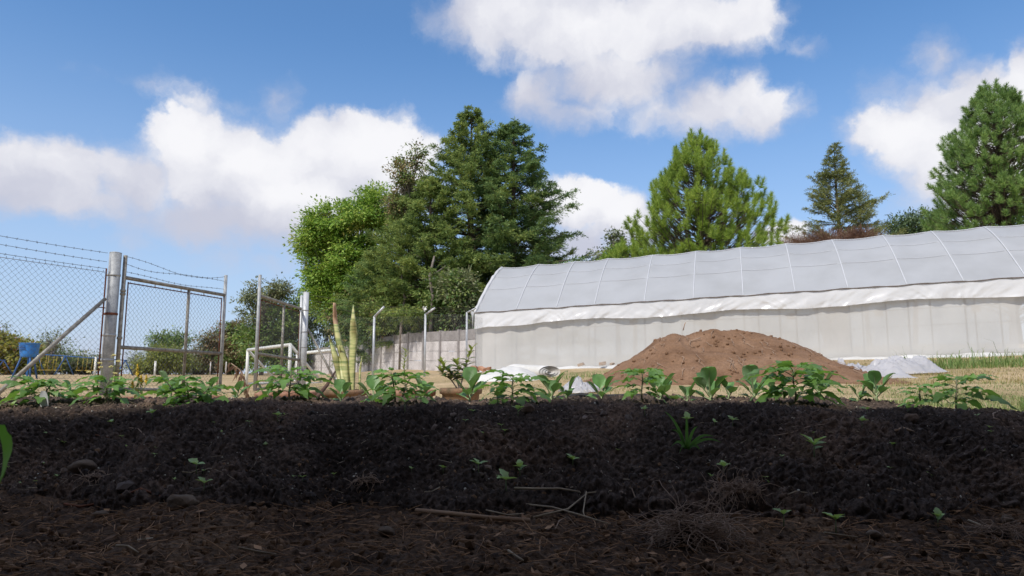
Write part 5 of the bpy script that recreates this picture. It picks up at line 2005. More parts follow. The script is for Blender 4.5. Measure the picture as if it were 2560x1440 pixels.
def pine(name, label, px, Y, top_py, rprof, seed, mat, ntuft=420, needles=110, tuft=(.75, .30), group=None, bark='bark', trunk_r=.22, up=1.9, lean=0, lobk=.34, width=.011):
    """bushy pine: bottle-brush tufts on upswept branches"""
    rg = np.random.default_rng(seed)
    rt = tree_root(name, label, px, Y, group)
    base = Vector(rt.location)
    H = P(px, top_py, Y).z - base.z
    trunk_obj(base, H * .93, trunk_r, MT[bark], rt, (lean, 0), seed)
    tt, rw = np.array([a for a, _ in rprof]), np.array([r for _, r in rprof])
    T = []
    lines = []
    t = rg.uniform(rprof[0][0], .97, ntuft) ** .9
    wts = np.interp(t, tt, rw) + .15
    keep = rg.uniform(0, wts.max(), ntuft * 1) < wts * 1.3
    t = t[keep]
    t = np.concatenate([t, [1.0, .985, .975, .965]])
    n = len(t)
    az_ = np.arange(n) * 2.39996 + rg.uniform(-.4, .4, n)
    q = rg.uniform(.28, 1, n) ** .45
    R_ = np.interp(t, tt, rw)
    # ragged outline: some whole branches stick out or stay short
    lob = 1 + lobk * np.sin(az_ * 3 + t * 17) * np.sin(t * 23 + 1.3) + .10 * np.sin(az_ * 7 + t * 51)
    rad = R_ * q * lob
    c = np.stack([base.x + lean * t + np.cos(az_) * rad, base.y + np.sin(az_) * rad, base.z + H * t], -1)
    ax = unit(np.stack([np.cos(az_) * .55, np.sin(az_) * .55, np.full(n, up) + .5 * (t > .8)], -1) + rg.normal(0, .16, (n, 3)))
    TL = tuft[0] * rg.uniform(.65, 1.25, n)
    for i in range(n):
        p0 = np.array([base.x + lean * t[i], base.y, base.z + H * t[i] - rad[i] * rg.uniform(.45, .8)])
        p0[2] = max(p0[2], base.z + .4)
        m_ = p0 * .45 + c[i] * .55 + np.array([0, 0, -.12 * rad[i]])
        lines.append(([Vector(p0), Vector(m_), Vector(c[i] - ax[i] * TL[i] * .3)], [.028, .018, .010]))
    m = needles
    f = rg.uniform(0, 1, (n, m))
    a2 = rg.uniform(0, 2 * math.pi, (n, m))
    e1 = unit(np.cross(ax, np.array([.3, .2, 1.0]))); e2 = np.cross(ax, e1)
    rdir = e1[:, None] * np.cos(a2)[..., None] + e2[:, None] * np.sin(a2)[..., None]
    open_ = (1.25 - .85 * f)[..., None]                      # needles close up towards the tip
    nd = unit(ax[:, None] * (1 - .4 * open_) + rdir * open_ + rg.normal(0, .12, (n, m, 3)))
    nb_ = c[:, None] + ax[:, None] * ((f - .35) * TL[:, None])[..., None]
    NL = tuft[1] * rg.uniform(.7, 1.15, (n, m)) * (1 - .25 * f)
    sd = unit(np.cross(nd, rdir + rg.normal(0, .5, (n, m, 3))))
    w = width * rg.uniform(.7, 1.4, (n, m))
    tip = nb_ + nd * NL[..., None] + np.array([0, 0, -.06]) * NL[..., None]
    T = np.stack([nb_ - sd * w[..., None], nb_ + sd * w[..., None], tip], 2).reshape(-1, 3, 3)
    np_obj('crown', *tris(T), MT[mat], rt)
    branch_obj(lines, MT[bark], rt)
    return rt


G_CY = 'tall cypresses of the dark stand'
conifer_cypress('cypress_tree', 'tallest dark cypress, its pointed top highest of the stand behind the concrete wall', 1174, 43, 272,
                [(0, 4.8), (.2, 5.2), (.42, 5.0), (.60, 4.1), (.75, 2.8), (.87, 1.45), (.95, .65), (1, .12)], 1, 'f_cypress', nb=250, group=G_CY, trunk_r=.34)
conifer_cypress('cypress_tree', 'second dark cypress, right shoulder of the stand, branches reaching over the greenhouse end', 1284, 43, 304,
                [(0, 4.4), (.2, 4.8), (.38, 4.8), (.54, 4.0), (.68, 2.9), (.84, 1.85), (.94, .95), (1, .12)], 2, 'f_cypress_b', nb=215, group=G_CY, trunk_r=.3)
# long low limb on the right
conifer_cypress('cypress_tree', 'low cypress crown under the right shoulder of the stand, just above the greenhouse corner', 1335, 46, 535,
                [(0, 2.6), (.4, 2.5), (.75, 2.3), (.9, 1.2), (1, .2)], 3, 'f_cypress', nb=80, group=G_CY, trunk_r=.2, up=.5)
conifer_cypress('cypress_tree', 'dark cypress crown filling the middle of the stand above the angled fence posts', 1070, 41.5, 448,
                [(0, 3.2), (.3, 3.4), (.6, 2.9), (.82, 1.6), (1, .2)], 4, 'f_cypress', nb=150, group=G_CY, trunk_r=.25)
conifer_cypress('cypress_tree', 'small dull green cypress in front of the bright broad-leaved tree', 930, 45.5, 636,
                [(0, 2.0), (.35, 2.3), (.7, 1.8), (.88, 1.0), (1, .2)], 5, 'f_cypress_b', nb=110, group=G_CY, trunk_r=.16, leaf=(.23, .024))
conifer_cypress('cypress_tree', 'dark cypress crown between the vine-draped tree top and the bright broad-leaved tree', 1000, 44.5, 490,
                [(0, 2.6), (.3, 2.9), (.6, 2.5), (.82, 1.4), (1, .2)], 8, 'f_cypress', nb=110, group=G_CY, trunk_r=.2)
broadleaf('vine_covered_tree', 'narrow brownish tree top draped in vine, left of the tallest cypress', 1022, 44,
          [(1038, 385, 26, 36), (1015, 425, 45, 42), (1035, 470, 60, 50), (1000, 520, 45, 50)], 6, 'f_vine', nclump=110, per=70, leaf=(.17, .055), clump_r=.55, hollow=.2, mat2='f_cypress', frac2=.3)
broadleaf('broadleaf_tree', 'bright green broad-leaved tree at the left edge of the dark stand', 870, 52,
          [(895, 555, 110, 75), (950, 520, 70, 65), (830, 560, 75, 60), (800, 600, 70, 60), (862, 640, 115, 80), (905, 690, 100, 70), (835, 700, 78, 70), (770, 600, 40, 35), (880, 760, 120, 60), (975, 735, 36, 75), (800, 690, 40, 40)],
          7, 'f_broad', nclump=620, per=110, leaf=(.27, .066), clump_r=.75, hollow=.4, trunk_r=.25, mat2='f_lime', frac2=.04)
# undergrowth along the wall


def wall_dist(px):
    u = (px - 1280) / FPX
    k = (u * W0.y - W0.x) / (wd.x - u * wd.y)
    return W0.y + wd.y * k


for (lab, px, Y, bl, sd, mt, ncl, m2, f2) in (
    ('dense green shrub behind the second goal, below the bright broad-leaved tree', 800, 52, [(800, 800, 75, 70), (760, 780, 50, 60), (850, 790, 60, 70)], 21, 'f_hedge', 150, 'f_broad', .15),
    ('dark undergrowth shrub spilling over the wall behind the snake plant', 890, 45, [(880, 790, 70, 70), (930, 800, 60, 60), (900, 830, 55, 40)], 22, 'f_hedge', 150, 'f_vine', .3),
    ('dark brownish undergrowth between the first two angled fence posts', 1000, 42, [(1000, 770, 65, 75), (960, 790, 50, 60), (1040, 790, 40, 60)], 23, 'f_vine', 140, 'f_cypress', .35),
    ('dark shrub with yellowing leaves behind the middle angled fence post', 1100, 41, [(1095, 770, 55, 80), (1120, 790, 40, 50)], 24, 'f_hedge', 110, 'f_lime', .12),
    ('dull olive shrub just left of the greenhouse corner', 1150, 38.5, [(1150, 735, 45, 60), (1165, 780, 35, 50), (1130, 710, 30, 40)], 25, 'f_olive', 90, 'f_hedge', .4),
    ('bright green shrub peeping over the wall beside the first angled post', 960, 47, [(975, 828, 36, 22)], 26, 'f_broad', 30, None, 0),
):
    broadleaf('shrub', lab, px, wall_dist(px) + 2.6, bl, sd, mt, nclump=ncl, per=60, leaf=(.24, .06), clump_r=.6, hollow=.2, trunk=False, cat='shrub', group='shrubs along the concrete wall', mat2=m2, frac2=f2, trunk_r=.1, bark='bark')
# two pale bare trunks seen against the dark stand
for lab, pts_, Y in (('pale crooked bare trunk standing in the shade between the angled posts', ((1003, 830), (1006, 790), (1012, 745), (1004, 705), (1008, 640)), 41.0),
                     ('thin pale dead stem leaning in the shade above the second angled post', ((1076, 830), (1082, 740), (1074, 690), (1086, 640)), 38.2)):
    q = [P(x, y, Y) for x, y in pts_]
    b = MB(); b.tube([Vector((q[0].x, Y, ground(q[0].x, Y)))] + q, [.13, .11, .09, .08, .05, .03][:len(q) + 1], 7)
    b.tube([q[2], q[2] + Vector((.5, -.1, .25)), q[2] + Vector((.9, 0, .6))], [.05, .035, .015], 5)
    tag(b.build('dead_tree', MT['bark_grey'], origin=(q[0].x, Y, ground(q[0].x, Y))), lab, 'tree')

# trees seen through the gates
broadleaf('airy_tree', 'airy olive-grey tree behind the top of the right gate leaf', 655, 55, [(660, 735, 62, 38), (620, 745, 32, 30), (700, 725, 26, 24), (640, 790, 50, 30)], 31, 'f_olive', nclump=100, per=46, leaf=(.26, .06), clump_r=.55, hollow=.1, trunk_r=.16, twigs=30)
broadleaf('leafy_tree', 'bushy green tree behind the right gate leaf', 700, 56, [(700, 800, 62, 55), (660, 850, 70, 55), (735, 850, 50, 60), (690, 890, 80, 50), (745, 780, 35, 40)], 32, 'f_hedge', nclump=300, per=55, leaf=(.28, .07), clump_r=.75, hollow=.15, mat2='f_broad', frac2=.22)
broadleaf('rusty_tree', 'brownish vine-hung tree behind the end of the left gate leaf', 575, 62, [(590, 835, 52, 38), (545, 860, 50, 40), (600, 880, 55, 45), (520, 890, 38, 35), (560, 905, 60, 28)], 33, 'f_rusty', nclump=300, per=55, leaf=(.28, .065), clump_r=.75, hollow=.15, mat2='f_hedge', frac2=.3)
broadleaf('small_dark_tree', 'small dark green tree behind the left gate leaf', 420, 66, [(400, 850, 28, 22), (445, 848, 30, 20), (420, 880, 55, 28), (455, 900, 35, 25)], 34, 'f_hedge', nclump=130, per=52, leaf=(.30, .065), clump_r=.75, hollow=.15)
broadleaf('bright_bush', 'bright yellow-green feathery bush at the left gate leaf', 412, 58, [(410, 895, 52, 28), (440, 905, 36, 24), (375, 915, 30, 18)], 35, 'f_bamboo', nclump=150, per=60, leaf=(.34, .045), clump_r=.7, hollow=.15, trunk=False, cat='bush', droop=.7)
broadleaf('straw_bush', 'thin straw-coloured bush left of the bright feathery bush', 345, 60, [(345, 905, 26, 28), (325, 915, 18, 18)], 36, 'f_olive', nclump=36, per=26, leaf=(.3, .035), clump_r=.6, hollow=.1, trunk=False, cat='bush', twigs=40, bark='twig')
broadleaf('lime_bush', 'yellow-green bush with orange patches at the left edge, behind the blue drum', 30, 54, [(40, 885, 60, 38), (-30, 880, 60, 50), (60, 915, 60, 28), (10, 850, 30, 20)], 37, 'f_lime', nclump=260, per=50, leaf=(.30, .09), clump_r=.7, hollow=.2, trunk=False, cat='bush', mat2='f_orange', frac2=.12)
broadleaf('far_bush', 'olive bush with bare twigs right of the blue drum', 120, 60, [(120, 880, 50, 32), (160, 900, 45, 28), (110, 912, 60, 22)], 38, 'f_olive', nclump=130, per=34, leaf=(.26, .05), clump_r=.6, hollow=.15, trunk=False, cat='bush', twigs=60, mat2='f_hedge', frac2=.4)
broadleaf('far_bush', 'low leafy bush behind the yellow swing chains', 215, 62, [(210, 908, 45, 26), (180, 915, 40, 20)], 39, 'f_olive', nclump=130, per=40, leaf=(.28, .06), clump_r=.6, hollow=.15, trunk=False, cat='bush', mat2='f_lime', frac2=.3)
broadleaf('bare_tree', 'nearly bare thin tree rising between the blue drum and the brace', 118, 58, [(115, 845, 35, 25), (150, 850, 30, 28), (130, 870, 40, 25)], 40, 'f_olive', nclump=46, per=12, leaf=(.22, .05), clump_r=.5, hollow=.1, twigs=40, trunk_r=.1)
broadleaf('bare_tree', 'wispy tree top at the very left edge above the yellow-green bush', 0, 60, [(-5, 820, 22, 25), (-10, 850, 25, 20)], 41, 'f_olive', nclump=30, per=26, leaf=(.22, .05), clump_r=.5, hollow=.1, twigs=30, trunk_r=.1)
broadleaf('low_bush', 'small grey bush at the far field edge behind the right swing legs', 285, 66, [(285, 922, 18, 12)], 42, 'f_olive', nclump=24, per=30, leaf=(.24, .05), clump_r=.4, hollow=.1, trunk=False, cat='bush')
broadleaf('low_bush', 'low brownish bushes closing the field between the two gate leaves', 500, 68, [(505, 920, 32, 16), (470, 922, 30, 12)], 43, 'f_rusty', nclump=70, per=40, leaf=(.26, .05), clump_r=.5, hollow=.1, trunk=False, cat='bush')

# behind the greenhouse
pine('bushy_pine', 'round bushy pine with upright yellow-green tufts behind the greenhouse', 1762, 36, 338,
     [(.26, 2.4), (.34, 3.3), (.42, 3.75), (.54, 3.6), (.66, 3.1), (.76, 2.5), (.85, 1.75), (.93, 1.0), (1, .25)], 51, 'f_pine', ntuft=980, needles=180, tuft=(.48, .36))
pine('young_pine', 'low young pine at the left foot of the round bushy pine', 1590, 38, 572,
     [(.30, 1.2), (.5, 1.35), (.8, 1.0), (1, .3)], 52, 'f_pine', ntuft=120, needles=170, tuft=(.45, .30), trunk_r=.12)
broadleaf('olive_tree', 'small open grey-green tree above the greenhouse ridge, left of the pines', 1545, 40, [(1540, 605, 34, 34), (1500, 640, 40, 18), (1555, 630, 40, 24), (1535, 580, 20, 14)], 53, 'f_olive', nclump=80, per=26, leaf=(.17, .055), clump_r=.4, hollow=.1, twigs=40, trunk_r=.1)
broadleaf('lime_sapling', 'light green sapling top between the open tree and the young pine', 1552, 38, [(1555, 632, 26, 22), (1530, 645, 30, 12)], 54, 'f_broad', nclump=36, per=40, leaf=(.18, .05), clump_r=.4, hollow=.1, trunk_r=.07)
conifer_cypress('cedar_tree', 'slender blue-green conifer with a thin bare tip, right of the bushy pine', 2118, 50, 362,
                [(.3, 3.6), (.50, 3.6), (.60, 3.0), (.70, 2.2), (.80, 1.25), (.88, .7), (.95, .28), (1, .05)], 55, 'f_deodar', nb=190, sprays=9, leaf=(.25, .022), up=.55, droop=.25, t0=.2, trunk_r=.22)
conifer_cypress('cedar_tree', 'second thinner blue-green conifer leaning behind the slender one', 2175, 52, 480,
                [(.3, 1.6), (.6, 1.7), (.8, 1.1), (.95, .5), (1, .1)], 56, 'f_deodar', nb=70, sprays=7, leaf=(.25, .022), up=.8, droop=.2, t0=.2, trunk_r=.16)
broadleaf('brown_bush', 'leafless reddish-brown bush showing over the greenhouse ridge', 2085, 40, [(2090, 605, 85, 26), (2000, 612, 50, 12), (2150, 600, 45, 22)], 57, 'f_twig', nclump=170, per=70, leaf=(.42, .009), clump_r=.5, hollow=.1, trunk=False, cat='bush', twigs=60, bark='twig', trunk_r=.05, droop=-.3)
broadleaf('round_dark_tree', 'rounded dark green tree between the slender conifer and the large pine', 2290, 62, [(2300, 565, 70, 45), (2250, 585, 50, 40), (2340, 590, 50, 40), (2295, 615, 100, 40)], 58, 'f_dark', nclump=260, per=60, leaf=(.26, .07), clump_r=.7, hollow=.55)
pine('large_pine', 'large deep green pine cut off by the right edge of the picture', 2545, 34, 210,
     [(.22, 3.3), (.36, 3.55), (.48, 3.6), (.58, 3.2), (.68, 2.9), (.78, 2.2), (.87, 1.5), (.94, .85), (1, .25)], 59, 'f_pine_b', ntuft=1700, needles=140, tuft=(.38, .32), up=1.1, width=.010, lobk=.16)

# ------------------------------------------------------------------ grass


def blades(name, xy, h, w, mat, label, seed, lean=.5, zoff=0.0):
    rg = np.random.default_rng(seed)
    n = len(xy)
    z = ground_np(xy[:, 0], xy[:, 1]) + zoff
    b0 = np.stack([xy[:, 0], xy[:, 1], z - .01], -1)
    a = rg.uniform(0, 2 * math.pi, n)
    ld = np.stack([np.cos(a), np.sin(a), np.zeros(n)], -1) * (lean * rg.uniform(.1, 1, n))[:, None]
    sd = np.stack([-np.sin(a), np.cos(a), np.zeros(n)], -1)
    mid = b0 + ld * h[:, None] * .35 + np.array([0, 0, 1]) * (h * .6)[:, None]
    tip = b0 + ld * h[:, None] * 1.1 + np.array([0, 0, 1]) * (h * (1 - .35 * lean))[:, None]
    W = w[:, None]
    V = np.stack([b0 - sd * W, b0 + sd * W, mid + sd * W * .8, mid - sd * W * .8, tip], 1)
    F = np.array([(0, 1, 2), (0, 2, 3), (3, 2, 4)])[None] + (np.arange(n) * 5)[:, None, None]
    o = np_obj(name, V.reshape(-1, 3), F.reshape(-1, 3), MT[mat], smooth=True)
    return tag(o, label, 'grass', kind='stuff')


def wedge(n, px0, px1, y0, y1, seed, pw=1.0):
    rg = np.random.default_rng(seed)
    Y = y0 + (y1 - y0) * rg.uniform(0, 1, n) ** pw
    u = (rg.uniform(px0, px1, n) - 1280) / FPX
    return np.stack([u * Y, Y], -1)


rg = np.random.default_rng(91)
xy = wedge(46000, 1650, 3300, 3.7, 9.5, 92)
xy = xy[(xy[:, 1] > 3.78) & (fbm(xy[:, 0] * .8, xy[:, 1] * .8, 3, 33) + (xy[:, 0] / xy[:, 1] - .30) * 2.2 > rg.uniform(-.25, .45, len(xy)))]
blades('grass', xy, rg.uniform(.02, .07, len(xy)), rg.uniform(.0012, .003, len(xy)), 'grass_mix', 'short yellowing grass right of the bed', 93, .9)
xy = wedge(24000, 1800, 3200, 9, 19, 94)
xy = xy[fbm(xy[:, 0] * .5, xy[:, 1] * .5, 3, 34) + (xy[:, 0] / xy[:, 1] - .36) * 2.5 > rg.uniform(-.3, .4, len(xy))]
blades('dry_grass', xy, rg.uniform(.03, .09, len(xy)), rg.uniform(.002, .005, len(xy)), 'grass_dry', 'dry straw-yellow grass in front of the greenhouse', 95, .8)
xy = wedge(9000, 1180, 1600, 5.5, 16, 96)
blades('dry_grass', xy, rg.uniform(.02, .06, len(xy)), rg.uniform(.0015, .004, len(xy)), 'grass_dry', 'thin dry grass between the pots and the earth heap', 97, .8)
xy = wedge(11000, -40, 1220, 6, 19, 98)
blades('dry_grass', xy, rg.uniform(.015, .05, len(xy)), rg.uniform(.0015, .004, len(xy)), 'grass_dry', 'sparse dry grass on the field by the gates', 99, .9)
# tall green clump at the greenhouse foot
n = 1900
t = rg.uniform(0, 1, n); cx = np.array([2290, 2360, 2420, 2500, 2560, 2640])[rg.integers(0, 6, n)] + rg.normal(0, 32, n)
Yg = 13.6 + rg.uniform(0, 2.4, n)
xy = np.stack([(cx - 1280) / FPX * Yg, Yg], -1)
blades('tall_grass', xy, rg.gamma(4, .055, n), rg.uniform(.004, .009, n), 'grass_green', 'clump of tall fresh green grass at the greenhouse foot', 101, .8)
xy = wedge(500, 1330, 1520, 14, 17.5, 102)
blades('green_grass', xy, rg.uniform(.05, .16, len(xy)), rg.uniform(.003, .006, len(xy)), 'grass_green', 'green grass left of the earth heap', 103, .7)
xy = wedge(260, 2535, 2620, 5.0, 5.5, 104)
blades('grass_tuft', xy, rg.uniform(.06, .16, len(xy)), rg.uniform(.003, .006, len(xy)), 'grass_green', 'darker grass tuft at the right edge of the lawn', 105, .6)

# ------------------------------------------------------------------ seedlings on the bed


def tomato_leaf_mesh(seed):
    """drooping compound leaf along +X"""
    rg = random.Random(seed)
    b = MB()
    L = .095 * rg.uniform(.9, 1.1)
    drp = rg.uniform(.45, .8)

    def spine(t):
        return Vector((L * t * (1 - .12 * t), 0, L * (.22 * t - drp * t * t)))
    b.cur = 1
    b.tube([spine(k / 6) for k in range(7)], [.0016, .0015, .0014, .0012, .001, .0008, .0006], 4, cap=False)
    b.cur = 0

    def leaflet(o, ang, ln, wd, dr):
        ca, sa = math.cos(ang), math.sin(ang)
        n = 8
        rows = []
        for i in range(n + 1):
            t = i / n
            x = ln * t
            w = wd * .5 * math.sin(math.pi * t ** .62) ** .9 if 0 < t < 1 else .0005
            if 0 < t < 1:
                w *= (1.16 if i % 2 else .80)
            z = -dr * ln * t * t
            for k in (-1, 0, 1):
                yy = w * k
                zz = z + (.25 * w if k else 0) + rg.uniform(-.04, .04) * w
                xx = x + (-.10 * ln * (1 if i % 2 else 0) if k else 0)
                rows.append((o.x + xx * ca - yy * sa, o.y + xx * sa + yy * ca, o.z + zz))
        fs = []
        for i in range(n):
            a = i * 3
            fs += [(a, a + 3, a + 4, a + 1), (a + 1, a + 4, a + 5, a + 2)]
        b.add(rows, fs)
    for t, s in ((.42, .55), (.70, .8)):
        for sg in (-1, 1):
            leaflet(spine(t + rg.uniform(-.05, .05)), sg * rg.uniform(.75, 1.15),   .056 * s * rg.uniform(.85, 1.15), .044 * s, rg.uniform(.4, .9))
    leaflet(spine(1.0), rg.uniform(-.15, .15), .078 * rg.uniform(.9, 1.1), .056, rg.uniform(.7, 1.2))
    return b.mesh('leaf', [MT['tomato'], MT['stem']])


def kale_leaf_mesh(seed):
    """rounded blade on a pale stalk, along +X"""
    rg = random.Random(seed)
    b = MB()
    pet = .038 * rg.uniform(.8, 1.2); L = .062 * rg.uniform(.9, 1.1); W = .052 * rg.uniform(.85, 1.1)
    cup = rg.uniform(.15, .5); back = rg.uniform(.25, .6)
    n, m = 9, 6
    rows = []
    ph = rg.uniform(0, 6)
    for i in range(n + 1):
        t = i / n
        w = W * .5 * (math.sqrt(max(.004, 1 - ((t - .5) / .5) ** 2)) if t > .5 else .16 + .84 * math.sin(t * math.pi) ** 1.3)
        for k in range(m + 1):
            v = k / m * 2 - 1
            x = pet * .8 + L * (t if t < .5 else .5 + .5 * math.sin((t - .5) * math.pi)) - .05 * L * v * v * t
            z = cup * w * abs(v) ** 1.5 - back * L * t * t * .6 + .05 * W * math.sin(v * 4 + t * 7 + ph) * abs(v)
            rows.append((x, w * v, z))
    fs = []
    for i in range(n):
        for k in range(m):
            a = i * (m + 1) + k
            fs.append((a, a + m + 1, a + m + 2, a + 1))
    b.add(rows, fs)
    b.cur = 1
    b.tube([(0, 0, 0), (pet * .5, 0, -.001), (pet * .9, 0, -.002), (pet * .8 + L * .45, 0, -.002 - back * L * .12), (pet * .8 + L * .8, 0, -.001 - back * L * .385)], [.0035, .003, .0026, .0016, .0006], 5, cap=False)
    return b.mesh('leaf', [MT['kale'], MT['kale_rib']])


T_LEAF = [tomato_leaf_mesh(200 + i) for i in range(7)]
K_LEAF = [kale_leaf_mesh(300 + i) for i in range(7)]
S_LEAF = simple_leaf(.016, .010, .2, .15, 5, 0, 7, mats=[MT['sprout']], name='leaf')
S_LEAF2 = simple_leaf(.020, .013, .3, .2, 6, .15, 8, mats=[MT['sprout']], name='leaf')
G_TOM, G_KALE, G_SPR = 'tomato seedlings on the bed', 'cabbage seedlings on the bed', 'small weeds sprouting on the bed slope'


def plant_base(px, Y):
    x = P(px, 1000, Y).x
    y = min(Y, float(back_y(x)) - .25)
    q = bed_at(x, y)
    return q


def tomato(label, px, Y, hpx, wpx, seed, lean=0.0, nleaf=9, stems=1, name='tomato_seedling'):
    rs_ = random.Random(seed)
    q = plant_base(px, Y)
    t = thing(name, label, 'seedling', q, 0, G_TOM)
    H = hpx / FPX * q.y
    half = wpx / 2 / FPX * q.y
    for sidx in range(stems):
        lx = lean * half + (sidx - (stems - 1) / 2) * half * .7
        top = q + Vector((lx, rs_.uniform(-.02, .02), H * .82 * (1 - .12 * sidx)))
        pts = [q - Vector((0, 0, .01)), q.lerp(top, .35) + Vector((rs_.uniform(-.006, .006), 0, 0)), q.lerp(top, .7) + Vector((rs_.uniform(-.006, .006), 0, 0)), top]
        b = MB(); b.tube(pts, [.0042, .0038, .003, .0018], 6); b.build('stem', MT['stem_hairy'], t)
        sc = half / .135
        nl = max(6, int(nleaf * 1.35 / stems) + 1)
        for k in range(nl):
            f = .28 + .70 * k / (nl - 1)
            fi = f * 3; i = min(2, int(fi)); c = pts[i].lerp(pts[i + 1], fi - i)
            az_ = k * 2.4 + seed * 1.7 + sidx
            # more leaves to the sides than straight at the lens
            d = Vector((math.cos(az_) * 1.25, math.sin(az_) * .9, .25 + .75 * f * f))
            s_ = sc * (1.0 - .38 * abs(f - .6)) * rs_.uniform(.8, 1.05)
            if f > .93:
                s_ *= .6
            put(T_LEAF[rs_.randrange(7)], 'leaf', t, c, d, rs_.uniform(-.35, .35), s_)
    return t


def kale(label, px, Y, hpx, wpx, seed, nleaf=6, name='cabbage_seedling'):
    rs_ = random.Random(seed)
    q = plant_base(px, Y)
    t = thing(name, label, 'seedling', q, 0, G_KALE)
    H = hpx / FPX * q.y
    sc = H / .086
    b = MB(); b.tube([q - Vector((0, 0, .01)), q + Vector((0, 0, .028 * sc))], [.0045 * sc, .0035 * sc], 6); b.build('stem', MT['kale_rib'], t)
    for k in range(nleaf):
        az_ = k * 2.4 + seed * 2.1
        f = k / (nleaf - 1)
        d = Vector((math.cos(az_) * (1.0 - .35 * f), math.sin(az_) * (.8 - .3 * f), .35 + 1.15 * f))
        put(K_LEAF[rs_.randrange(7)], 'leaf', t, q + Vector((0, 0, (.010 + .018 * f) * sc)), d, rs_.uniform(-.3, .3), sc * (.62 + .42 * f) * rs_.uniform(.9, 1.1))
    return t


FR, MD, BK = 2.72, 3.0, 3.3
tomato('bushy tomato seedling at the left end, beside the frosted plastic tag', 98, 2.85, 66, 150, 1, 0, 14, 2)
tomato('tomato seedling with wide drooping leaves below the thick gate post', 262, 2.85, 72, 150, 2, 0, 11)
tomato('spreading multi-stemmed tomato seedling below the left gate leaf', 474, 2.80, 82, 155, 3, -.1, 16, 3)
tomato('tallest tomato seedling of the left half, drooping over the terracotta bowl', 724, 2.80, 96, 165, 4, .05, 12)
tomato('bushy tomato seedling in front of the reddish pot', 990, 2.70, 104, 150, 5, .15, 14, 2)
tomato('tomato seedling standing in front of the white cloth heap', 1278, 2.66, 98, 155, 6, .05, 13)
tomato('tomato seedling at the left foot of the earth heap', 1606, 2.75, 96, 140, 7, 0, 10)
tomato('largest tomato seedling, below the right end of the earth heap', 1986, 2.72, 116, 205, 8, 0, 15)
tomato('low tomato seedling right of the clear plastic sheet', 2302, 2.75, 68, 105, 9, 0, 8)
tomato('tall thin-stemmed tomato seedling nearest the right edge', 2388, 2.66, 100, 170, 10, .1, 9)
for (lab, px, Y, h, w, n_) in (
    ('small cabbage seedling between the first two tomato seedlings', 184, 3.1, 44, 50, 5),
    ('small cabbage seedling left of the multi-stemmed tomato seedling', 426, 3.2, 52, 60, 6),
    ('small cabbage seedling right of the multi-stemmed tomato seedling', 522, 3.2, 42, 50, 5),
    ('small bluish cabbage seedling beside the withered plant', 592, 3.2, 38, 60, 5),
    ('cabbage seedling left under the tallest drooping tomato seedling', 664, 3.1, 42, 55, 5),
    ('cabbage seedling right under the tallest drooping tomato seedling', 758, 3.1, 42, 50, 5),
    ('bluish cabbage seedling in front of the snake plant pot', 852, 3.15, 46, 68, 6),
    ('cabbage seedling with one broad arching leaf left of the reddish pot', 934, 2.85, 64, 76, 6),
    ('cabbage seedling in front of the reddish pot on its right', 1056, 3.0, 52, 66, 6),
    ('cabbage seedling with a tall upright leaf before the mossy pot', 1174, 3.05, 66, 62, 6),
    ('round-leaved cabbage seedling before the rolled cloth', 1378, 3.0, 62, 66, 7),
    ('little cabbage seedling right of the round-leaved one', 1416, 3.1, 46, 44, 5),
    ('cabbage seedling with wing-like spread leaves over the hose', 1504, 2.80, 62, 96, 6),
    ('cabbage seedling close behind the tomato seedling at the heap', 1652, 3.15, 66, 66, 7),
    ('small cabbage seedling in front of the left part of the heap', 1718, 3.05, 42, 56, 6),
    ('tall cabbage seedling below the middle of the earth heap', 1776, 3.0, 68, 66, 8),
    ('small cabbage seedling just right of the tall one below the heap', 1822, 3.0, 48, 40, 4),
    ('cabbage seedling with one leaf stretched left, below the heap', 1886, 3.1, 60, 84, 7),
    ('low cabbage seedling half hidden left of the largest tomato seedling', 1932, 3.2, 52, 48, 6),
    ('cabbage seedling right behind the largest tomato seedling', 2050, 3.15, 60, 70, 7),
    ('broad cabbage seedling in front of the clear plastic sheet', 2192, 2.95, 62, 66, 7),
    ('flat little cabbage seedling left of the broad one', 2150, 3.0, 42, 56, 5),
):
    kale(lab, px, Y, h, w, int(px) % 97 + 3, n_)
# frosted tag
tq = plant_base(106, 2.76)
b = MB(); b.grid(lambda s, t: (tq.x + (.017 * (1 - .55 * abs(2 * t - 1) ** 3)) * (s * 2 - 1) + .012 * (1 - t), tq.y + .004 * math.sin(s * 3), tq.z - .012 + .078 * t), 8, 10)
b.grid(lambda s, t: (tq.x - (.017 * (1 - .55 * abs(2 * t - 1) ** 3)) * (s * 2 - 1) + .012 * (1 - t), tq.y + .0015 + .004 * math.sin((1 - s) * 3), tq.z - .012 + .078 * t), 8, 10)
tag(b.build('plastic_tag', MT['tag'], origin=tq), 'frosted white plastic tag stuck in the soil by the first tomato seedling', 'tag')


def sprout(label, px, py, size, seed, n_=4, group=G_SPR, name='weed_sprout', h=.018):
    size *= 1.3
    q = ray_bed(px, py)
    if q is None:
        return
    rs_ = random.Random(seed)
    t = thing(name, label, 'weed', q, 0, group)
    b = MB(); b.tube([q - Vector((0, 0, .004)), q + Vector((0, -.003, h * size))], [.0012 * size, .0008 * size], 4); b.build('stem', MT['stem'], t)
    for k in range(n_):
        az_ = k * (2 * math.pi / min(n_, 4)) + rs_.uniform(-.5, .5) + (.7 if k > 3 else 0)
        put((S_LEAF, S_LEAF2)[k % 2], 'leaf', t, q + Vector((0, -.003, h * size * (1 - .3 * (k // 4)))), (math.cos(az_), math.sin(az_) * .5 - .15, rs_.uniform(.3, .9)), rs_.uniform(-.3, .3), size * rs_.uniform(.8, 1.2))
    return t


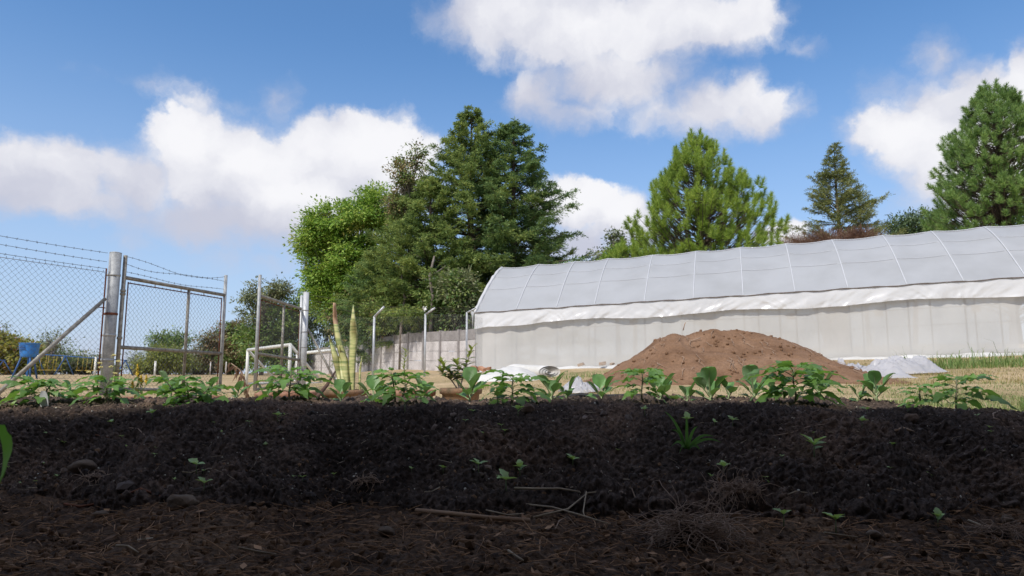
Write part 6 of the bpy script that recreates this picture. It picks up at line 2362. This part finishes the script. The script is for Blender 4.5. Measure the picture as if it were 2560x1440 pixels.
for i, (px, py, s, n_, lab) in enumerate((
    (2036, 1148, 1.7, 5, 'largest pale weed sprout low on the slope under the right tomato seedlings'),
    (1196, 1186, 1.25, 4, 'four-leaved weed sprout low on the slope below the mossy pot'),
    (1300, 1197, 1.1, 5, 'weed sprout low on the slope right of the four-leaved one'),
    (1432, 1172, .9, 4, 'upright small weed sprout below the rolled cloth'),
    (1108, 1190, .8, 3, 'small weed sprout low on the slope, left of the four-leaved one'),
    (380, 1058, 1.1, 4, 'weed sprout on the slope below the yellow-flowered plant'),
    (278, 1070, .7, 3, 'tiny sprout left of the sprout under the yellow-flowered plant'),
    (30, 1030, 1.0, 4, 'weed sprout near the crest at the left edge'),
    (694, 1056, .9, 5, 'pale weed sprout below the tallest drooping tomato seedling'),
    (1012, 1035, 1.7, 3, 'leafy weed at the crest below the bushy tomato seedling'),
    (1052, 1012, 1.3, 4, 'leafy weed right of the crest weed under the bushy tomato seedling'),
    (1244, 1016, 1.5, 3, 'broad-leaved weed at the foot of the tomato seedling before the white cloth'),
    (1295, 1043, 1.1, 5, 'mint-green weed sprout beside the brown clod'),
    (1262, 1090, .7, 3, 'tiny sprout on the upper slope under the tomato seedling before the white cloth'),
    (1690, 1020, 1.3, 4, 'bluish weed sprout on the bed top above the grass tuft'),
    (1720, 1072, 1.2, 4, 'weed sprout growing beside the coarse grass tuft'),
    (1832, 1074, .9, 4, 'pale weed sprout right of the coarse grass tuft'),
    (1612, 1050, .9, 4, 'small weed sprout left of the coarse grass tuft'),
    (2156, 1084, .9, 4, 'weed sprout left of the brown stone at right'),
    (2168, 1040, .9, 3, 'weed sprout on the crest left of the brown stone at right'),
    (2270, 1040, .9, 4, 'weed sprout just above the brown stone at right'),
    (1810, 1190, 1.0, 4, 'weed sprout above the large root clump'),
    (490, 1200, 1.3, 3, 'dark weed sprout at the bed foot left of the brown clod'),
    (510, 1235, 1.2, 3, 'bluish weed sprout on the path edge near the grey clod'),
    (1960, 1325, 1.3, 3, 'single green sprout on the path right of the large root clump'),
    (1265, 1275, 1.5, 4, 'dark green sprout under the tangle of dry stems'),
    (2090, 1335, 1.3, 4, 'dull green sprout on the path by the pale straw'),
    (2345, 1320, 1.1, 5, 'faint ferny sprout on the path at right'),
)):
    sprout(lab, px, py, s, 400 + i, n_)
rs_ = random.Random(77)
for i in range(46):
    px, py = rs_.uniform(20, 2540), rs_.uniform(1025, 1220)
    if abs(px - 1700) < 60:
        continue
    sprout('tiny pale sprout of two or three leaves dotting the dark slope', px, py, rs_.uniform(.3, .62), 500 + i, rs_.choice((2, 3, 3)), 'tiny sprouts scattered over the slope', 'tiny_sprout')

# coarse grass tuft
gq = ray_bed(1716, 1128)
gt = thing('grass_weed', 'coarse grass weed with arching blades on the dark slope', 'weed', gq)
for k, (dx, dy, L) in enumerate(((-55, -95, 1), (60, -35, 1), (75, -22, .9), (-40, -50, .8), (-45, -10, .7), (-8, -80, .8), (35, 8, .6), (-25, 6, .6), (20, -60, .7))):
    m = 8
    b = MB()
    rows = []
    w = .0042
    end = Vector((dx / FPX * gq.y, -.02 - .03 * (k % 3) / 2, -dy / FPX * gq.y))
    for i in range(m + 1):
        t = i / m
        p = end * t + Vector((0, -.01 * math.sin(t * 3), .022 * math.sin(math.pi * t)))
        ww = w * (1 - t) ** .6 * (.6 + .8 * min(1, t * 4))
        up = Vector((-end.z, 0, end.x)).normalized()
        rows += [gq + p - up * ww, gq + p + Vector((0, .002, 0)), gq + p + up * ww]
    fs = []
    for i in range(m):
        a = i * 3
        fs += [(a, a + 3, a + 4, a + 1), (a + 1, a + 4, a + 5, a + 2)]
    b.add(rows, fs)
    b.build('blade', MT['kale'], gt, origin=gq)

# near leaf at the left edge of the picture
nq = P(-14, 1062, .62)
nl_ = thing('near_leaf', 'blurred green leaf hanging in at the left edge close to the lens', 'leaf', Vector((nq.x, nq.y, path_z(nq.x, nq.y))))
big = simple_leaf(.052, .030, .35, .2, 8, .05, 12, mats=[M_blade('backlit_leaf', (0.11, 0.25, 0.04), (0.15, 0.28, 0.06), transl=0.5)], name='leaf', shape=.4)
b = MB(); b.tube([(nq.x - .06, nq.y, path_z(nq.x - .06, nq.y)), (nq.x - .05, nq.y, nq.z - .02), nq], [.003, .0025, .0015], 5); b.build('stem', MT['stem'], nl_)
put(big, 'leaf', nl_, nq, (.55, .05, -.85), -.7, 1.0)


# ------------------------------------------------------------------ stones, roots, sticks
def stone(label, px, py, wpx, hpx, mat, seed, name='stone', cat='stone', group=None):
    q = ray_bed(px, py)
    r = wpx / 2 / FPX * q.y
    v, f = ico()
    bm_v = v.copy()
    # one subdivision for a rounder lump
    vs = [Vector(a) for a in bm_v]; fs = [tuple(a) for a in f]
    for _ in range(2):
        cache = {}
        nf = []

        def midp(a, c):
            k = (min(a, c), max(a, c))
            if k not in cache:
                vs.append(((vs[a] + vs[c]) / 2).normalized()); cache[k] = len(vs) - 1
            return cache[k]
        for a, b_, c in fs:
            x, y, z = midp(a, b_), midp(b_, c), midp(c, a)
            nf += [(a, x, z), (b_, y, x), (c, z, y), (x, y, z)]
        fs = nf
    out = []
    for p in vs:
        k = 1 + .28 * float(fbm(np.array([p.x * 1.6 + seed]), np.array([p.y * 1.6 + p.z * 1.9]), 3, seed)[0]) + .12 * float(fbm(np.array([p.x * 6 + seed]), np.array([p.z * 6 + p.y * 5]), 2, seed)[0])
        out.append((p.x * r * k, p.y * r * .8 * k, p.z * r * (hpx / wpx) * k))
    b = MB(); b.add(out, fs)
    o = b.build(name, MT[mat], None)
    o.location = q + Vector((0, 0, r * hpx / wpx * .45))
    return tag(o, label, cat, group)


stone('reddish-brown soil clod on the crest below the tomato seedling before the white cloth', 1318, 1030, 38, 26, 'stone', 3, 'soil_clod', 'clod')
stone('rounded brown stone on the bed top at right', 2278, 1056, 38, 26, 'stone', 5)
stone('large grey-brown clod on the path at the left bed foot', 455, 1272, 72, 44, 'stone_grey', 8, 'soil_clod', 'clod')
stone('brown clod half sunk in the slope foot at left', 205, 1190, 60, 34, 'stone_grey', 10, 'soil_clod', 'clod')
stone('flat grey stone on the path left of the long tan stalk', 965, 1335, 44, 24, 'stone_grey', 12)
stone('grey stone at the bed foot near the right edge', 2520, 1312, 30, 24, 'stone_grey', 14)
stone('small brown lump in the slope left of the root tuft', 1068, 1143, 18, 12, 'stone', 15, 'soil_clod', 'clod')
stone('pinkish clod at the bed foot right of the large root clump', 1958, 1280, 22, 18, 'stone', 16, 'soil_clod', 'clod')
stone('dull stone on the path below the pale straw', 2185, 1352, 34, 20, 'stone_grey', 17)
stone('low dark stone on the path below the long red stalk', 250, 1300, 40, 16, 'stone_grey', 19)


def stick(label, pxs, r, mat, lift=.006, name='dry_stalk', cat='stalk', taper=.7):
    pts = []
    for px, py in pxs:
        q = ray_bed(px, py)
        pts.append(q + Vector((0, -.002, lift)))
    b = MB(); n = len(pts)
    b.tube(pts, [r * (1 - (1 - taper) * i / (n - 1)) for i in range(n)], 6)
    return tag(b.build(name, MT[mat], origin=pts[0]), label, cat)


stick('long tan dry stalk lying across the path in the middle', ((1040, 1284), (1130, 1295), (1220, 1303), (1325, 1310)), .0062, 'stick_tan', .008, taper=1.1)
stick('reddish bent stalk on the path at left', ((160, 1268), (200, 1273), (270, 1266), (350, 1256), (410, 1254)), .0042, 'stick_red', .007)
stick('pale straight stem at the top of the tangle by the bed foot', ((1285, 1270), (1340, 1267), (1400, 1268), (1450, 1270)), .0040, 'straw', .016)
stick('thin stem crossing the tangle by the bed foot to the lower right', ((1310, 1275), (1380, 1285), (1450, 1303), (1525, 1325)), .0026, 'straw', .014)
stick('curved stem crossing the tangle by the bed foot to the upper right', ((1335, 1308), (1420, 1288), (1470, 1268), (1530, 1256)), .0028, 'straw', .012)
stick('thin brown rootlet arching on the upper slope at right', ((1926, 1103), (1980, 1088), (2020, 1072), (2062, 1068)), .0016, 'root', .006, 'rootlet', 'root')
stick('hooked brown rootlet hanging on the left slope', ((322, 1076), (345, 1077), (362, 1095), (376, 1118)), .0016, 'root', .006, 'rootlet', 'root')
stick('thin red-brown rootlet left of the hooked one', ((238, 1096), (280, 1100), (318, 1106)), .0014, 'stick_red', .006, 'rootlet', 'root')
stick('twisted pale rootlet at the crest near the right edge', ((2510, 1060), (2484, 1052), (2482, 1040), (2500, 1032)), .0028, 'root', .008, 'rootlet', 'root')
stick('pale dry stick on the slope foot right of the root clump', ((1952, 1253), (1990, 1248), (2030, 1243), (2055, 1238)), .0024, 'straw', .008)
stick('thin straw slanting on the path at right', ((2420, 1312), (2460, 1328), (2495, 1345)), .0026, 'straw', .008)
stick('pale straw across the path right of the root clump', ((2060, 1340), (2100, 1347), (2145, 1352)), .0028, 'straw', .008)
stick('dry stem on the path foot at left', ((1100, 1228), (1080, 1245), (1060, 1262)), .002, 'straw', .008)
stick('tan flake of bark on the bed top at right', ((2232, 1084), (2258, 1078), (2285, 1086)), .005, 'stick_tan', .006, 'bark_flake', 'bark')


stick('short bent stem rising out of the tangle', ((1466, 1270), (1458, 1290), (1462, 1306)), .002, 'straw', .012)
stick('thin stem below the tangle pointing right', ((1215, 1290), (1270, 1296), (1310, 1292)), .0022, 'straw', .008)
stick('looped rootlet under the right end of the tangle', ((1388, 1335), (1398, 1314), (1420, 1307), (1438, 1325)), .0016, 'root', .010, 'rootlet', 'root')
stick('thin straw lying in front of the tangle', ((1270, 1385), (1290, 1400), (1308, 1418)), .0026, 'straw', .008)
stick('dry stem on the dark path at the lower left', ((290, 1375), (320, 1382), (345, 1398)), .0030, 'straw', .009)
stick('pale stem on the dark path left of the middle', ((595, 1385), (640, 1388), (690, 1400)), .0026, 'straw', .009)
stick('short pale stem lying level on the path', ((345, 1360), (365, 1360), (382, 1357)), .0022, 'straw', .008)
stick('broken straw on the path at the left bed foot', ((455, 1195), (478, 1190), (498, 1184)), .0022, 'straw', .008)
stick('brown leaf stalk hanging over the bed foot left of the large root clump', ((1572, 1248), (1580, 1275), (1600, 1292), (1616, 1305)), .0022, 'root', .012, 'dry_stalk')


def root_clump(label, px, py, rad_px, seed, n_=40, extra=()):
    q = ray_bed(px, py)
    r = rad_px / FPX * q.y
    rs2 = random.Random(seed)
    t = thing('root_clump', label, 'root clump', q)
    v, f = ico()
    b = MB()
    b.add([q + Vector((p[0] * r * .55, p[1] * r * .4, abs(p[2]) * r * .45)) * 1.0 for p in v * np.random.default_rng(seed).uniform(.7, 1.2, (12, 1))], [tuple(a) for a in f])
    b.build('soil_core', MT['clod_brown'], t)
    b = MB()
    for _ in range(n_):
        a = rs2.uniform(0, 6.28)
        p = q + Vector((rs2.uniform(-.75, .75) * r, rs2.uniform(-.4, .1) * r, rs2.uniform(.02, .45) * r))
        d = Vector((math.cos(a), -abs(math.sin(a)) * .6, rs2.uniform(-.4, .8)))
        pts = [p]
        for k in range(5):
            d = (d + Vector((rs2.uniform(-1, 1), rs2.uniform(-.6, .6), rs2.uniform(-.9, .6)))).normalized()
            pts.append(pts[-1] + d * r * .21 * rs2.uniform(.5, 1.4))
        b.tube(pts, [.0013, .0012, .001, .0009, .0007, .0005], 4, cap=False)
    b.build('roots', MT['root'], t)
    for pxs in extra:
        pts = [ray_bed(x, y) + Vector((0, -.004, .02 * (1 - abs(2 * i / (len(pxs) - 1) - 1)) + .006)) for i, (x, y) in enumerate(pxs)]
        b = MB(); b.tube(pts, [.0026] * (len(pts) - 1) + [.0014], 5); b.build('main_root', MT['root'], t)
    return t


root_clump('pale tuft of fine roots low on the slope in the middle', 918, 1216, 34, 1, 46)
root_clump('large tangled brown root clump at the bed foot right of the middle', 1842, 1258, 62, 2, 150, (((1772, 1208), (1800, 1235), (1830, 1240)), ((1760, 1292), (1785, 1262), (1812, 1242)), ((1700, 1322), (1770, 1312), (1850, 1292))))
root_clump('dry root clump on the brown spill at the left bed foot', 238, 1205, 34, 3, 40)
root_clump('broad dark mat of tangled roots on the path below the large root clump', 1730, 1350, 120, 4, 190)
root_clump('low root tangle on the path near the right edge', 2490, 1345, 60, 5, 70)
